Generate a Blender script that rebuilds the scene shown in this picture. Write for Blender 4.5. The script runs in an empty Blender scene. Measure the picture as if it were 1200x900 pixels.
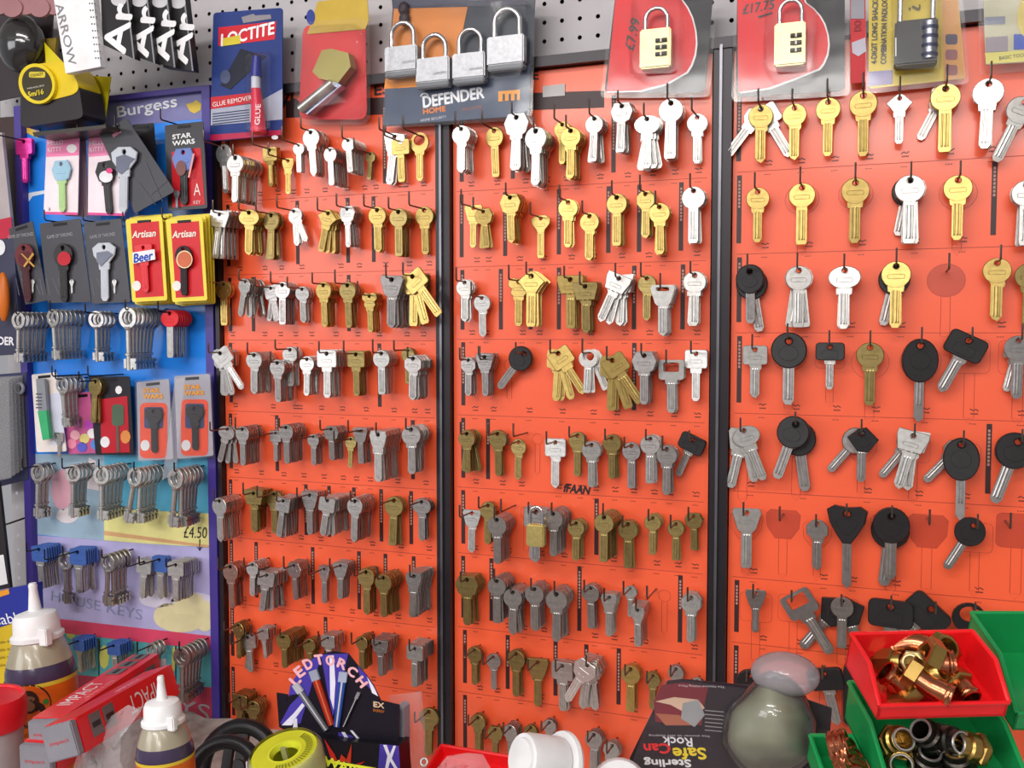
import bpy, bmesh, math, random
from mathutils import Vector, Matrix, Euler
random.seed(7)
R = math.radians
SC = bpy.context.scene
COL = SC.collection
# ---------------------------------------------------------------- camera
FPX = 1130.0
YAW, PITCH, ROLL = R(20.8), R(3.05), 0.0
EYE = Vector((0.0, -0.91, 1.50))
Fw = Vector((-math.sin(YAW)*math.cos(PITCH), math.cos(YAW)*math.cos(PITCH), -math.sin(PITCH)))
Rt = Vector((math.cos(YAW), math.sin(YAW), 0.0))
Up = Rt.cross(Fw)
cam_d = bpy.data.cameras.new('camera'); cam = bpy.data.objects.new('camera', cam_d); COL.objects.link(cam)
cam_d.sensor_width = 36.0; cam_d.lens = FPX/1200*36.0; cam_d.clip_start = 0.02
mw = Matrix((Rt, Up, -Fw)).transposed().to_4x4(); mw.translation = EYE
cam.matrix_world = mw
SC.camera = cam
# ---------------------------------------------------------------- world, lights, exposure
SC.view_settings.view_transform = 'Standard'; SC.view_settings.look = 'None'
SC.view_settings.gamma = 1.0; SC.view_settings.use_curve_mapping = False
SC.view_settings.exposure = -0.06
wd = bpy.data.worlds.new('shop_daylight'); SC.world = wd; wd.use_nodes = True
bg = wd.node_tree.nodes['Background']; bg.inputs[0].default_value = (0.95, 0.95, 1.0, 1); bg.inputs[1].default_value = 0.38
def area(name, loc, size, sy, energy, rot, col=(1, 0.97, 0.93)):
    l = bpy.data.lights.new(name, 'AREA'); l.shape = 'RECTANGLE'; l.size = size; l.size_y = sy; l.energy = energy; l.color = col
    o = bpy.data.objects.new(name, l); o.location = loc; o.rotation_euler = rot; COL.objects.link(o)
area('ceiling_tube_light', (-0.45, -1.55, 2.52), 1.5, 0.12, 19, (R(25), 0, 0))
area('ceiling_tube_light', (0.9, -2.3, 2.52), 1.5, 0.12, 9, (R(30), 0, 0))
area('ceiling_tube_light', (-0.8, -3.4, 2.52), 1.6, 0.12, 23, (R(45), 0, 0))
area('ceiling_tube_light', (0.5, -4.6, 2.52), 1.6, 0.2, 30, (R(50), 0, 0))
area('added_left_fill', (-2.5, -3.0, 1.95), 1.7, 0.9, 26, (R(80), 0, R(-38)), (0.97, 0.98, 1))  # unseen area lamp added so keys on the left catch bright reflections
# ---------------------------------------------------------------- projection helper: pixel -> point on the plane d metres in front of the wall
def PIX(px, py, d=0.0):
    D = Fw + Rt*((px-600)/FPX) + Up*((450-py)/FPX)
    t = (-d-EYE.y)/D.y
    return EYE + D*t
def PZ(px, py, depth):
    return EYE + (Fw + Rt*((px-600)/FPX) + Up*((450-py)/FPX))*depth
def SX(px, py, d): return (PIX(px+1, py, d)-PIX(px, py, d)).length
def SZ(px, py, d): return (PIX(px, py+1, d)-PIX(px, py, d)).length
# ---------------------------------------------------------------- materials
def s2l(c): return c/12.92 if c <= 0.04045 else ((c+0.055)/1.055)**2.4
def rgb(h):
    h = h.lstrip('#'); return tuple(s2l(int(h[i:i+2], 16)/255) for i in (0, 2, 4))+(1,)
MATS = {}
def mat(name, color, rough=0.5, metal=0.0, var=0.12, scale=30, bump=0.0, spec=0.5, trans=0.0, alpha=1.0, coat=0.0):
    if name in MATS: return MATS[name]
    m = bpy.data.materials.new(name); m.use_nodes = True; nt = m.node_tree; b = nt.nodes['Principled BSDF']
    c = rgb(color); tc = nt.nodes.new('ShaderNodeTexCoord'); nz = nt.nodes.new('ShaderNodeTexNoise')
    nz.inputs['Scale'].default_value = scale; nz.inputs['Detail'].default_value = 4
    nt.links.new(tc.outputs['Object'], nz.inputs['Vector'])
    rp = nt.nodes.new('ShaderNodeValToRGB'); rp.color_ramp.elements[0].position = 0.3; rp.color_ramp.elements[1].position = 0.7
    rp.color_ramp.elements[0].color = tuple(x*(1-var) for x in c[:3])+(1,)
    rp.color_ramp.elements[1].color = tuple(min(1, x*(1+var*0.6)) for x in c[:3])+(1,)
    nt.links.new(nz.outputs[0], rp.inputs[0]); nt.links.new(rp.outputs[0], b.inputs['Base Color'])
    b.inputs['Roughness'].default_value = rough; b.inputs['Metallic'].default_value = metal
    b.inputs['Specular IOR Level'].default_value = spec; b.inputs['Transmission Weight'].default_value = trans
    b.inputs['Coat Weight'].default_value = coat; b.inputs['Coat Roughness'].default_value = 0.12
    if bump:
        bp = nt.nodes.new('ShaderNodeBump'); bp.inputs['Strength'].default_value = bump; bp.inputs['Distance'].default_value = 0.001
        nt.links.new(nz.outputs[0], bp.inputs['Height']); nt.links.new(bp.outputs[0], b.inputs['Normal'])
    MATS[name] = m; return m
def film(name, tint='#ffffff', haze=0.05, rough=0.12, gl=0.35, bump=0.12, bs=14):
    m = bpy.data.materials.new(name); m.use_nodes = True; nt = m.node_tree; nt.nodes.clear()
    out = nt.nodes.new('ShaderNodeOutputMaterial'); tr = nt.nodes.new('ShaderNodeBsdfTransparent'); tr.inputs[0].default_value = rgb(tint)
    g = nt.nodes.new('ShaderNodeBsdfGlossy'); g.inputs['Roughness'].default_value = rough
    df = nt.nodes.new('ShaderNodeBsdfDiffuse'); df.inputs[0].default_value = rgb('#e8e4ea')
    lw = nt.nodes.new('ShaderNodeFresnel'); lw.inputs['IOR'].default_value = 1.45
    mu = nt.nodes.new('ShaderNodeMath'); mu.operation = 'MULTIPLY_ADD'; mu.inputs[1].default_value = 0.75*gl/0.35; mu.inputs[2].default_value = 0.01
    nz = nt.nodes.new('ShaderNodeTexNoise'); nz.inputs['Scale'].default_value = bs; tc = nt.nodes.new('ShaderNodeTexCoord')
    nt.links.new(tc.outputs['Object'], nz.inputs['Vector']); bp = nt.nodes.new('ShaderNodeBump'); bp.inputs['Strength'].default_value = bump; bp.inputs['Distance'].default_value = 0.01
    nt.links.new(nz.outputs[0], bp.inputs['Height']); nt.links.new(bp.outputs[0], g.inputs['Normal']); nt.links.new(bp.outputs[0], lw.inputs['Normal'])
    m1 = nt.nodes.new('ShaderNodeMixShader'); m1.inputs[0].default_value = haze; m2 = nt.nodes.new('ShaderNodeMixShader')
    nt.links.new(tr.outputs[0], m1.inputs[1]); nt.links.new(df.outputs[0], m1.inputs[2])
    nt.links.new(lw.outputs[0], mu.inputs[0]); nt.links.new(mu.outputs[0], m2.inputs[0])
    nt.links.new(m1.outputs[0], m2.inputs[1]); nt.links.new(g.outputs[0], m2.inputs[2]); nt.links.new(m2.outputs[0], out.inputs[0])
    MATS[name] = m; return m
_cc = {}
def P(color, rough=0.45, **k):
    key = color+str(rough)+str(sorted(k.items()))
    if key not in _cc: k.setdefault('spec', 0.28); _cc[key] = mat('surface_'+color.strip('#')+'_'+str(len(_cc)), color, rough, **k)
    return _cc[key]
INK = mat('black_ink', '#1c1618', 0.5)
# ---------------------------------------------------------------- mesh building
class MB:
    def __init__(s): s.v = []; s.f = []
    def add(s, vs, fs, M=None):
        o = len(s.v)
        for v in vs:
            v = Vector(v); s.v.append(M @ v if M else v)
        s.f += [tuple(o+i for i in f) for f in fs]; return s
    def prism(s, front, back):
        n = len(front); vs = list(front)+list(back)
        fs = [tuple(range(n)), tuple(reversed(range(n, 2*n)))]+[(i, i+n, (i+1) % n+n, (i+1) % n) for i in range(n)]
        return s.add(vs, fs)
    def px(s, pts, d, th=0.001):
        return s.prism([PIX(x, y, d+th) for x, y in pts], [PIX(x, y, d+th)+Vector((0, th, 0)) for x, y in pts])
    def box(s, c, h, M=None, bev=0.0):
        c = Vector(c)
        if bev:
            bm = bmesh.new(); bmesh.ops.create_cube(bm, size=2)
            for v in bm.verts: v.co = Vector((v.co.x*h[0], v.co.y*h[1], v.co.z*h[2]))
            bmesh.ops.bevel(bm, geom=bm.edges[:], offset=bev, segments=2, affect='EDGES')
            s.add([v.co+c for v in bm.verts], [tuple(v.index for v in f.verts) for f in bm.faces], M); bm.free(); return s
        vs = [c+Vector((x*h[0], y*h[1], z*h[2])) for x in (-1, 1) for y in (-1, 1) for z in (-1, 1)]
        return s.add(vs, [(0, 1, 3, 2), (4, 6, 7, 5), (0, 4, 5, 1), (2, 3, 7, 6), (0, 2, 6, 4), (1, 5, 7, 3)], M)
    def lathe(s, prof, M=None, n=28, cap0=True, cap1=True):
        vs = [(r*math.cos(2*math.pi*k/n), r*math.sin(2*math.pi*k/n), z) for r, z in prof for k in range(n)]
        fs = [(i*n+k, i*n+(k+1) % n, (i+1)*n+(k+1) % n, (i+1)*n+k) for i in range(len(prof)-1) for k in range(n)]
        if cap0: fs.append(tuple(reversed(range(n))))
        if cap1: fs.append(tuple(range((len(prof)-1)*n, len(prof)*n)))
        return s.add(vs, fs, M)
    def tube(s, path, r, n=8, M=None, cap=True, rs=None):
        path = [Vector(p) for p in path]; vs = []; up = None
        for i, p in enumerate(path):
            t = (path[min(i+1, len(path)-1)]-path[max(i-1, 0)]).normalized()
            if up is None: up = t.orthogonal().normalized()
            a = (up-t*up.dot(t)).normalized(); up = a; b = t.cross(a)
            rr = rs[i] if rs else r
            vs += [p+(a*math.cos(2*math.pi*k/n)+b*math.sin(2*math.pi*k/n))*rr for k in range(n)]
        m = len(path); fs = [(i*n+k, i*n+(k+1) % n, (i+1)*n+(k+1) % n, (i+1)*n+k) for i in range(m-1) for k in range(n)]
        if cap: fs += [tuple(reversed(range(n))), tuple(range((m-1)*n, m*n))]
        return s.add(vs, fs, M)
    def sphere(s, c, r, M=None, n=16, fn=None):
        c = Vector(c); vs = []; fs = []; h = n//2
        for i in range(h+1):
            th = math.pi*i/h
            for k in range(n):
                ph = 2*math.pi*k/n; u = Vector((math.sin(th)*math.cos(ph), math.sin(th)*math.sin(ph), math.cos(th)))
                if fn: u = fn(u)
                vs.append(c+Vector((u.x*r[0], u.y*r[1], u.z*r[2])))
        fs = [(i*n+k, (i+1)*n+k, (i+1)*n+(k+1) % n, i*n+(k+1) % n) for i in range(h) for k in range(n)]
        return s.add(vs, fs, M)
    def torus(s, Rr, r, M=None, n=36, m=10, sq=1.0):
        vs = []; 
        for i in range(n):
            a = 2*math.pi*i/n
            for k in range(m):
                b = 2*math.pi*k/m; q = Rr+r*math.cos(b); vs.append((q*math.cos(a), q*math.sin(a), r*sq*math.sin(b)))
        fs = [(i*m+k, ((i+1) % n)*m+k, ((i+1) % n)*m+(k+1) % m, i*m+(k+1) % m) for i in range(n) for k in range(m)]
        return s.add(vs, fs, M)
    def ring(s, pts, w):
        """closed outline of width w drawn on pts (Vectors on a y plane), 0.15 mm thick"""
        n = len(pts); c = sum(pts, Vector())/n
        inn = [p+(c-p).normalized()*w for p in pts]
        o = Vector((0, -0.00015, 0)); return s.add([p+o for p in pts]+[p+o for p in inn], [(i, (i+1) % n, (i+1) % n+n, i+n) for i in range(n)])
    def mk(s, name, m, parent=None, smooth=False, label=None, cat=None, group=None, kind=None, bevel=0):
        c = sum(s.v, Vector())/max(1, len(s.v))
        me = bpy.data.meshes.new(name); me.from_pydata([v-c for v in s.v], [], s.f)
        bm = bmesh.new(); bm.from_mesh(me); bmesh.ops.remove_doubles(bm, verts=bm.verts, dist=1e-6)
        bmesh.ops.recalc_face_normals(bm, faces=bm.faces); bm.to_mesh(me); bm.free()
        me.materials.append(m)
        if smooth:
            for p in me.polygons: p.use_smooth = True
            try: me.set_sharp_from_angle(angle=R(40))
            except Exception: pass
        o = bpy.data.objects.new(name, me); COL.objects.link(o); o['_w'] = tuple(c); o.location = c
        if parent:
            o.parent = parent; o.location = c-Vector(parent['_w'])
        return tag(o, label, cat, group, kind)
def tag(o, label=None, cat=None, group=None, kind=None):
    if label: o['label'] = label
    if cat: o['category'] = cat
    if group: o['group'] = group
    if kind: o['kind'] = kind
    return o
def empty(name, loc, label=None, cat=None, group=None, kind=None):
    o = bpy.data.objects.new(name, None); o.location = loc; o['_w'] = tuple(loc); o.empty_display_size = 0.02; COL.objects.link(o)
    return tag(o, label, cat, group, kind)
_tx = {}
def textgeo(s):
    if s not in _tx:
        cu = bpy.data.curves.new('t', 'FONT'); cu.body = s; cu.size = 1; cu.resolution_u = 3; cu.fill_mode = 'FRONT'
        o = bpy.data.objects.new('t', cu); me = bpy.data.meshes.new_from_object(o)
        vs = [v.co.copy() for v in me.vertices]; fs = [tuple(p.vertices) for p in me.polygons]
        x0 = min(v.x for v in vs); x1 = max(v.x for v in vs); y0 = min(v.y for v in vs); y1 = max(v.y for v in vs)
        vs = [((v.x-(x0+x1)/2)/(x1-x0), (v.y-(y0+y1)/2)/(y1-y0)) for v in vs]
        bpy.data.objects.remove(o); bpy.data.curves.remove(cu); bpy.data.meshes.remove(me); _tx[s] = (vs, fs)
    return _tx[s]
def text(s, cx, cy, w, h, d, m, parent, rot=0.0, shear=0.0, name='lettering', bold=0.0, arc=0.0, mb=None):
    """lettering on the plane d in front of the wall: w, h in photo pixels, rot in degrees anticlockwise"""
    vs, fs = textgeo(s); P0 = PIX(cx, cy, d); sx, sz = SX(cx, cy, d), SZ(cx, cy, d); a = R(rot); out = MB()
    offs = [(0, 0)] if not bold else [(-bold, 0), (bold, 0), (0, bold), (0, -bold)]
    for k, (ox, oy) in enumerate(offs):
        vv = []
        for u, v in vs:
            u2 = u*w+v*h*shear+ox; v2 = v*h+oy
            if arc: t = u2/arc; rr = arc+v2; u2, v2 = rr*math.sin(t), rr*math.cos(t)-arc
            vv.append(P0+Vector(((u2*math.cos(a)-v2*math.sin(a))*sx, -0.00012-0.00002*k, (u2*math.sin(a)+v2*math.cos(a))*sz)))
        out.add(vv, fs)
    if mb is not None: return mb.add(out.v, out.f)
    return out.mk(name, m, parent)
def textM(s, M, w, h, m, parent, name='lettering', wrap=0.0, shear=0.0):
    """lettering in the XY plane of M (x right, y up, z out); wrap = cylinder radius"""
    vs, fs = textgeo(s); out = []
    for u, v in vs:
        u, v = u*w+v*h*shear, v*h
        out.append((wrap*math.sin(u/wrap), v, wrap*math.cos(u/wrap)-wrap+0.0002) if wrap else (u, v, 0.0002))
    return MB().add(out, fs, M).mk(name, m, parent)
def frame(o, ex, ey):
    ex = Vector(ex).normalized(); ez = ex.cross(Vector(ey)).normalized(); ey = ez.cross(ex)
    M = Matrix((ex, ey, ez)).transposed().to_4x4(); M.translation = o; return M
def rr(x0, y0, x1, y1, r=4, n=4):
    """rounded rectangle in pixel space"""
    out = []
    for cx, cy, a0 in ((x1-r, y0+r, -90), (x1-r, y1-r, 0), (x0+r, y1-r, 90), (x0+r, y0+r, 180)):
        for k in range(n+1):
            a = R(a0+90*k/n); out.append((cx+r*math.cos(a), cy+r*math.sin(a)))
    return out
def rrq(q, r=0.12, n=3):
    """rounded quadrilateral from four corner pixels"""
    out = []
    for i in range(4):
        a, b, c = Vector(q[i-1]), Vector(q[i]), Vector(q[(i+1) % 4])
        k = r*min((a-b).length, (c-b).length); p0 = b+(a-b).normalized()*k; p1 = b+(c-b).normalized()*k
        for j in range(n+1):
            t = j/n; out.append(tuple(p0*(1-t)**2+b*2*t*(1-t)+p1*t*t))
    return out
def ell(cx, cy, rx, ry, n=24, rot=0):
    a = R(rot); return [(cx+rx*math.cos(t)*math.cos(a)+ry*math.sin(t)*math.sin(a), cy-rx*math.cos(t)*math.sin(a)+ry*math.sin(t)*math.cos(a)) for t in [2*math.pi*k/n for k in range(n)]]
# ---------------------------------------------------------------- the setting
GW = mat('pegboard_paint', '#b9b4b8', 0.55, var=0.05)
def pegboard():
    x0, x1, z0, z1, p, y = -1.05, 0.75, 0.95, 1.98, 0.0185, 0.022
    nx, nz = int((x1-x0)/p), int((z1-z0)/p); b = MB(); h = MB(); k8 = [R(22.5+45*k) for k in range(8)]
    for i in range(nx):
        for j in range(nz):
            cx, cz = x0+(i+.5)*p, z0+(j+.5)*p; q = p/2; r = 0.0023
            rim = [(cx+r*math.cos(a), y, cz+r*math.sin(a)) for a in k8]
            sq = [(cx+q, y, cz+q*.414), (cx+q*.414, y, cz+q), (cx-q*.414, y, cz+q), (cx-q, y, cz+q*.414), (cx-q, y, cz-q*.414), (cx-q*.414, y, cz-q), (cx+q*.414, y, cz-q), (cx+q, y, cz-q*.414)]
            co = [(cx+q, y, cz+q), (cx-q, y, cz+q), (cx-q, y, cz-q), (cx+q, y, cz-q)]
            b.add(rim+sq+co, [(m, 8+m, 8+(m+1) % 8, (m+1) % 8) for m in range(8)]+[(8, 16, 9), (10, 17, 11), (12, 18, 13), (14, 19, 15)])
    b.mk('wall_back', GW, kind='structure', label='grey perforated pegboard wall behind the key boards')
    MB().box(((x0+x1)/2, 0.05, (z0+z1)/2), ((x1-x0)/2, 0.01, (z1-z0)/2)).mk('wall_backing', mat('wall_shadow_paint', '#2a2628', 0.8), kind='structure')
pegboard()
MB().box((0, -3, -0.02), (3.5, 4, 0.02)).mk('floor', mat('floor_lino', '#8d827a', 0.6), kind='structure')
MB().box((0, -3, 2.62), (3.5, 4, 0.02)).mk('ceiling', mat('ceiling_paint', '#e6e3de', 0.8), kind='structure')
SHZ = PIX(600, 905, 0.0).z-0.075
MB().box((-0.2, -0.16, SHZ-0.02), (1.2, 0.2, 0.02)).mk('trim_1', mat('counter_laminate', '#cfc8c4', 0.5), kind='structure', label='pale counter shelf below the key boards')
# ---------------------------------------------------------------- orange boards
ORG = mat('orange_laminate', '#f66038', 0.36, var=0.04, scale=9, spec=0.5, coat=0.25)
ORD = mat('orange_shade_print', '#c9472c', 0.34, var=0.04, coat=0.25)
LNE = mat('fine_line_print', '#a63a26', 0.5)
STR = mat('strip_print', '#33181a', 0.45)
FRM = mat('dark_frame_metal', '#2b262b', 0.35, metal=0.4)
FRL = mat('grey_frame_edge', '#77757c', 0.3, metal=0.8)
WIRE = mat('hook_wire', '#6e6058', 0.32, metal=0.9)
WIRED = mat('hook_wire_dark', '#3a3030', 0.35, metal=0.8)
PAL = mat('pale_print', '#b98a7e', 0.6)
def board(nm, xl, xr, ztop, zbot, lines, strips, label, ref):
    root = empty('key_board', (PIX((xl+xr)/2, 850, 0).x, 0, zbot), label, 'key board')
    XL, XR = PIX(xl, 450).x, PIX(xr, 450).x
    MB().box(((XL+XR)/2, 0.0085, (ztop+zbot)/2), ((XR-XL)/2, 0.0085, (ztop-zbot)/2)).mk('panel', ORG, root)
    zl = [PIX(ref, y).z for y in lines]; lm = MB()
    for z in zl: lm.box(((XL+XR)/2, -0.0001, z), ((XR-XL)/2-0.004, 0.0001, 0.00025))
    lm.mk('ruled_line', LNE, root, kind='stuff')
    for i, xs in enumerate(strips):
        zt = zl[i-1]-0.003 if i > 0 else ztop-0.03
        zb = (zl[i] if i < len(zl) else zl[-1]-0.07)+0.010
        for x in xs:
            X = PIX(x, ref and (lines[min(i, len(lines)-1)]-30)).x
            MB().box((X, -0.0002, (zt+zb)/2), (0.0021, 0.0002, (zt-zb)/2)).mk('heading_strip', STR, root)
            t = MB(); z = zt-0.006
            rnd = random.Random(int(x*7+i))
            while z > zb+0.006+rnd.random()*0.03:
                t.box((X, -0.00045, z), (0.0009, 0.00003, 0.0011)); z -= 0.0032
            if t.v: t.mk('strip_lettering', PAL, root, kind='stuff')
    return root, XL, XR, zl
ZT = PIX(640, 82).z
ZB = PIX(640, 915).z-0.05
BL, BLx0, BLx1, zlL = board('l', 264, 513, PIX(400, 92).z, ZB, [229, 319, 399, 486, 567, 641, 722, 797],
    [[267, 451], [268, 349, 408, 438], [270, 297, 409], [271, 445], [271, 325, 484], [271, 359, 386, 415, 447, 482], [272, 301, 367, 421, 452, 485], [273, 382], [273]],
    'left orange key board, crowded with stacked keys beside the blue board', 400)
BM, BMx0, BMx1, zlM = board('m', 532, 831, ZT, ZB, [216, 309, 398, 491, 580, 661, 752, 832],
    [[541, 601, 719], [541, 592, 655, 713, 749, 798], [542, 587, 622, 655, 743, 800], [543, 743], [543, 572], [543, 699], [543, 576, 679, 797], [545, 595, 651, 687, 725], [545]],
    'middle orange key board between the two black uprights', 690)
BR, BRx0, BRx1, zlR = board('r', 856, 1260, ZT, ZB, [194, 294, 390, 488, 583, 688, 768],
    [[866], [866, 1164], [866], [866], [1158], [], [863], [863]],
    'right orange key board with sparse keys and printed outlines', 1000)
ROOTS = {'L': BL, 'M': BM, 'R': BR}
for xa, xb, n in ((515, 531, 0), (834, 855, 1), (259, 263.5, 2)):
    A, B = PIX(xa, 450).x, PIX(xb, 450).x
    u = empty('frame_upright', ((A+B)/2, 0, ZB), ['black metal upright between left and middle orange boards', 'black metal upright between middle and right orange boards', 'thin black metal upright between blue board and left orange board'][n], 'upright')
    MB().box(((A+B)/2, 0.004, (ZT+ZB)/2+0.004), ((B-A)/2, 0.012, (ZT-ZB)/2)).mk('channel', FRM, u)
    if n < 2: MB().box((A+(B-A)*0.42, -0.0095, (ZT+ZB)/2+0.004), (0.0012, 0.0015, (ZT-ZB)/2)).mk('ridge', FRL, u)
rail = empty('frame_rail', ((BLx0+BRx1)/2, 0, ZT), 'dark metal rail along the top edge of the orange boards', 'rail')
MB().box(((BLx0+BRx1)/2, 0.002, ZT+0.006), ((BRx1-BLx0)/2, 0.012, 0.005)).mk('channel', FRM, rail)
# header print on the boards
for rt, x0, x1, y in ((BL, 335, 513, 118), (BM, 532, 708, 112)):
    MB().px([(x0, y), (x1, y-6), (x1, y+14), (x0, y+20)], 0.0, 0.0003).mk('header_band', STR, rt)
text('VE', 338, 117, 20, 19, 0.0006, STR, BL, rot=-8, bold=.5)
text('ESS', 452, 104, 26, 12, 0.0006, STR, BL, rot=2, bold=.5)
text('E', 628, 88, 6, 10, 0.0006, STR, BM, bold=.4)
text('ESS', 1098, 19, 20, 10, 0.0006, STR, BR, bold=.4)
text('fFAAN', 676, 573, 30, 10, 0.0003, INK, BM, name='handwriting', rot=-2, shear=.2, bold=.5)
# ---------------------------------------------------------------- keys
KC = {'s': mat('nickel_silver', '#c6c3bf', 0.36, metal=0.92, bump=0.12, scale=220),
      'g': mat('yellow_brass', '#c6aa66', 0.36, metal=0.92, bump=0.12, scale=220),
      'd': mat('dull_steel', '#b3adaa', 0.33, metal=0.92, bump=0.15, scale=220),
      'a': mat('aged_brass', '#a5905c', 0.38, metal=0.92, bump=0.15, scale=220),
      'w': mat('nickel_with_glare', '#e6e3df', 0.34, metal=0.85, bump=0.1, scale=220),  # lighter copy of the silver: glare on front keys put into the colour
      'o': mat('copper_tint_steel', '#b08c80', 0.34, metal=0.9, bump=0.1, scale=220),
      'k': mat('black_key_plastic', '#1b171a', 0.42, var=0.15, bump=0.1, scale=200),
      'R': mat('red_key_plastic', '#e0202c', 0.38), 'B': mat('blue_key_plastic', '#3a5ea8', 0.4),
      'P': mat('pink_key_paint', '#e83a9c', 0.25, metal=0.4)}
CN = {'s': 'silver', 'g': 'brass', 'd': 'grey steel', 'a': 'dull brass', 'w': 'glare-bright silver', 'o': 'coppery', 'k': 'black', 'R': 'red', 'B': 'blue', 'P': 'pink'}
def cut(pts_list, half, bev=0.0):
    """flat plate from closed outlines (mm, x/z), holes allowed: verts in metres, thickness along y"""
    cu = bpy.data.curves.new('k', 'CURVE'); cu.dimensions = '2D'; cu.fill_mode = 'BOTH'; cu.extrude = half-bev; cu.bevel_depth = bev; cu.bevel_resolution = 0; cu.offset = -bev
    for pts in pts_list:
        sp = cu.splines.new('POLY'); sp.points.add(len(pts)-1); sp.use_cyclic_u = True
        for i, (x, y) in enumerate(pts): sp.points[i].co = (x, y, 0, 1)
    o = bpy.data.objects.new('k', cu); me = bpy.data.meshes.new_from_object(o)
    vs = [Vector((v.co.x, -v.co.z, v.co.y))*0.001 for v in me.vertices]; fs = [tuple(p.vertices) for p in me.polygons]
    bpy.data.objects.remove(o); bpy.data.curves.remove(cu); bpy.data.meshes.remove(me); return vs, fs
def circ(cx, cy, rx, ry, n, a0=0.0): return [(cx+rx*math.cos(a0+2*math.pi*k/n), cy+ry*math.sin(a0+2*math.pi*k/n)) for k in range(n)]
def rrect(x0, y0, x1, y1, r, n=3): return [(x, y) for x, y in rr(x0, y0, x1, y1, r, n)]
BOW = {'r': lambda n: circ(0, -8.3, 10.6, 10.2, n), 'o': lambda n: circ(0, -7.5, 12.4, 9.2, n), 'x': lambda n: circ(0, -8.3, 11.0, 10.6, 8, R(22.5)),
       'h': lambda n: [(-8, 1.6), (8, 1.6), (12.4, -7), (9, -16), (4.5, -18.5), (-4.5, -18.5), (-9, -16), (-12.4, -7)],
       'q': lambda n: rrect(-11.5, -16.5, 11.5, 1.8, 2.6), 't': lambda n: [(-10.5, 1.8), (10.5, 1.8), (12, -2), (7.6, -16), (5, -18.5), (-5, -18.5), (-7.6, -16), (-12, -2)],
       'f': lambda n: [(-6, 1.8), (6, 1.8), (12.8, -2.5), (11.5, -9), (5.5, -15.5), (4.6, -19), (-4.6, -19), (-5.5, -15.5), (-11.5, -9), (-12.8, -2.5)],
       'v': lambda n: [(-8, 1.5), (-3, 2.0), (3, 2.0), (8, 1.5), (9.6, -3), (7.6, -11), (5, -17), (4.6, -20), (-4.6, -20), (-5, -17), (-7.6, -11), (-9.6, -3)],
       'w': lambda n: [(-12.5, 2), (12.5, 2), (13, -3), (9.5, -15.5), (-9.5, -15.5), (-13, -3)],
       'D': lambda n: [(0, 3), (4, 1), (12.8, -7), (9, -11), (5, -17), (-5, -17), (-9, -11), (-12.8, -7), (-4, 1)],
       'c': lambda n: [(-6, 2.4), (0, 0.8), (6, 2.4), (11, 0), (11.5, -6), (7.5, -9.5), (9, -14), (5, -18), (-5, -18), (-9, -14), (-7.5, -9.5), (-11.5, -6), (-11, 0)]}
SHN = {'r': 'round', 'o': 'wide oval', 'x': 'octagonal', 'h': 'six-sided', 'q': 'square-headed', 't': 'tapered-head', 'f': 'fan-headed', 'v': 'shield-headed', 'w': 'wide-topped', 'D': 'pointed-head', 'c': 'clover-headed', 'O': 'open ring', 'Q': 'open square', 'S': 'slotted',
       'b': 'round plastic head', 'e': 'oval plastic head', 'l': 'rectangular plastic head', 'y': 'triangular plastic head', 'z': 'diamond plastic head', 'm': 'mortice'}
def bow_geo(sh, lod):
    n = 22 if lod else 12; b = MB()
    if sh == 'O': b.add(*cut([circ(0, -8.3, 11, 10.6, n), circ(0, -5.6, 7.0, 5.6, 14)], 1.0)); return b
    if sh == 'Q': b.add(*cut([rrect(-12, -17, 12, 1.8, 3), rrect(-7.5, -9.5, 7.5, -0.6, 1.5)], 1.0)); return b
    if sh == 'S': b.add(*cut([BOW['t'](n), rrect(-6.5, -4.2, 6.5, -0.4, 1.2)], 1.0)); return b
    hole = circ(0, -2.1, 2.1, 2.1, 10 if lod else 6)
    b.add(*cut([BOW[sh](n), hole], 1.0, 0.5 if lod else 0))
    if lod:
        o2 = [(x*0.84, (y+8.3)*0.84-8.3) for x, y in BOW[sh](n)]
        for yy in (1,):
            vs, fs = cut([rrect(-6.2, -11.6, 6.2, -8.0, 1.2)], 1.35, .34); b.add(vs, fs)
            vs, fs = cut([[(x*1.0, y) for x, y in rrect(-3.4, -16.0, -1.4, -14.2, .5)], rrect(1.4, -16.0, 3.4, -14.2, .5)], 1.2); b.add(vs, fs)
    return b
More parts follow.
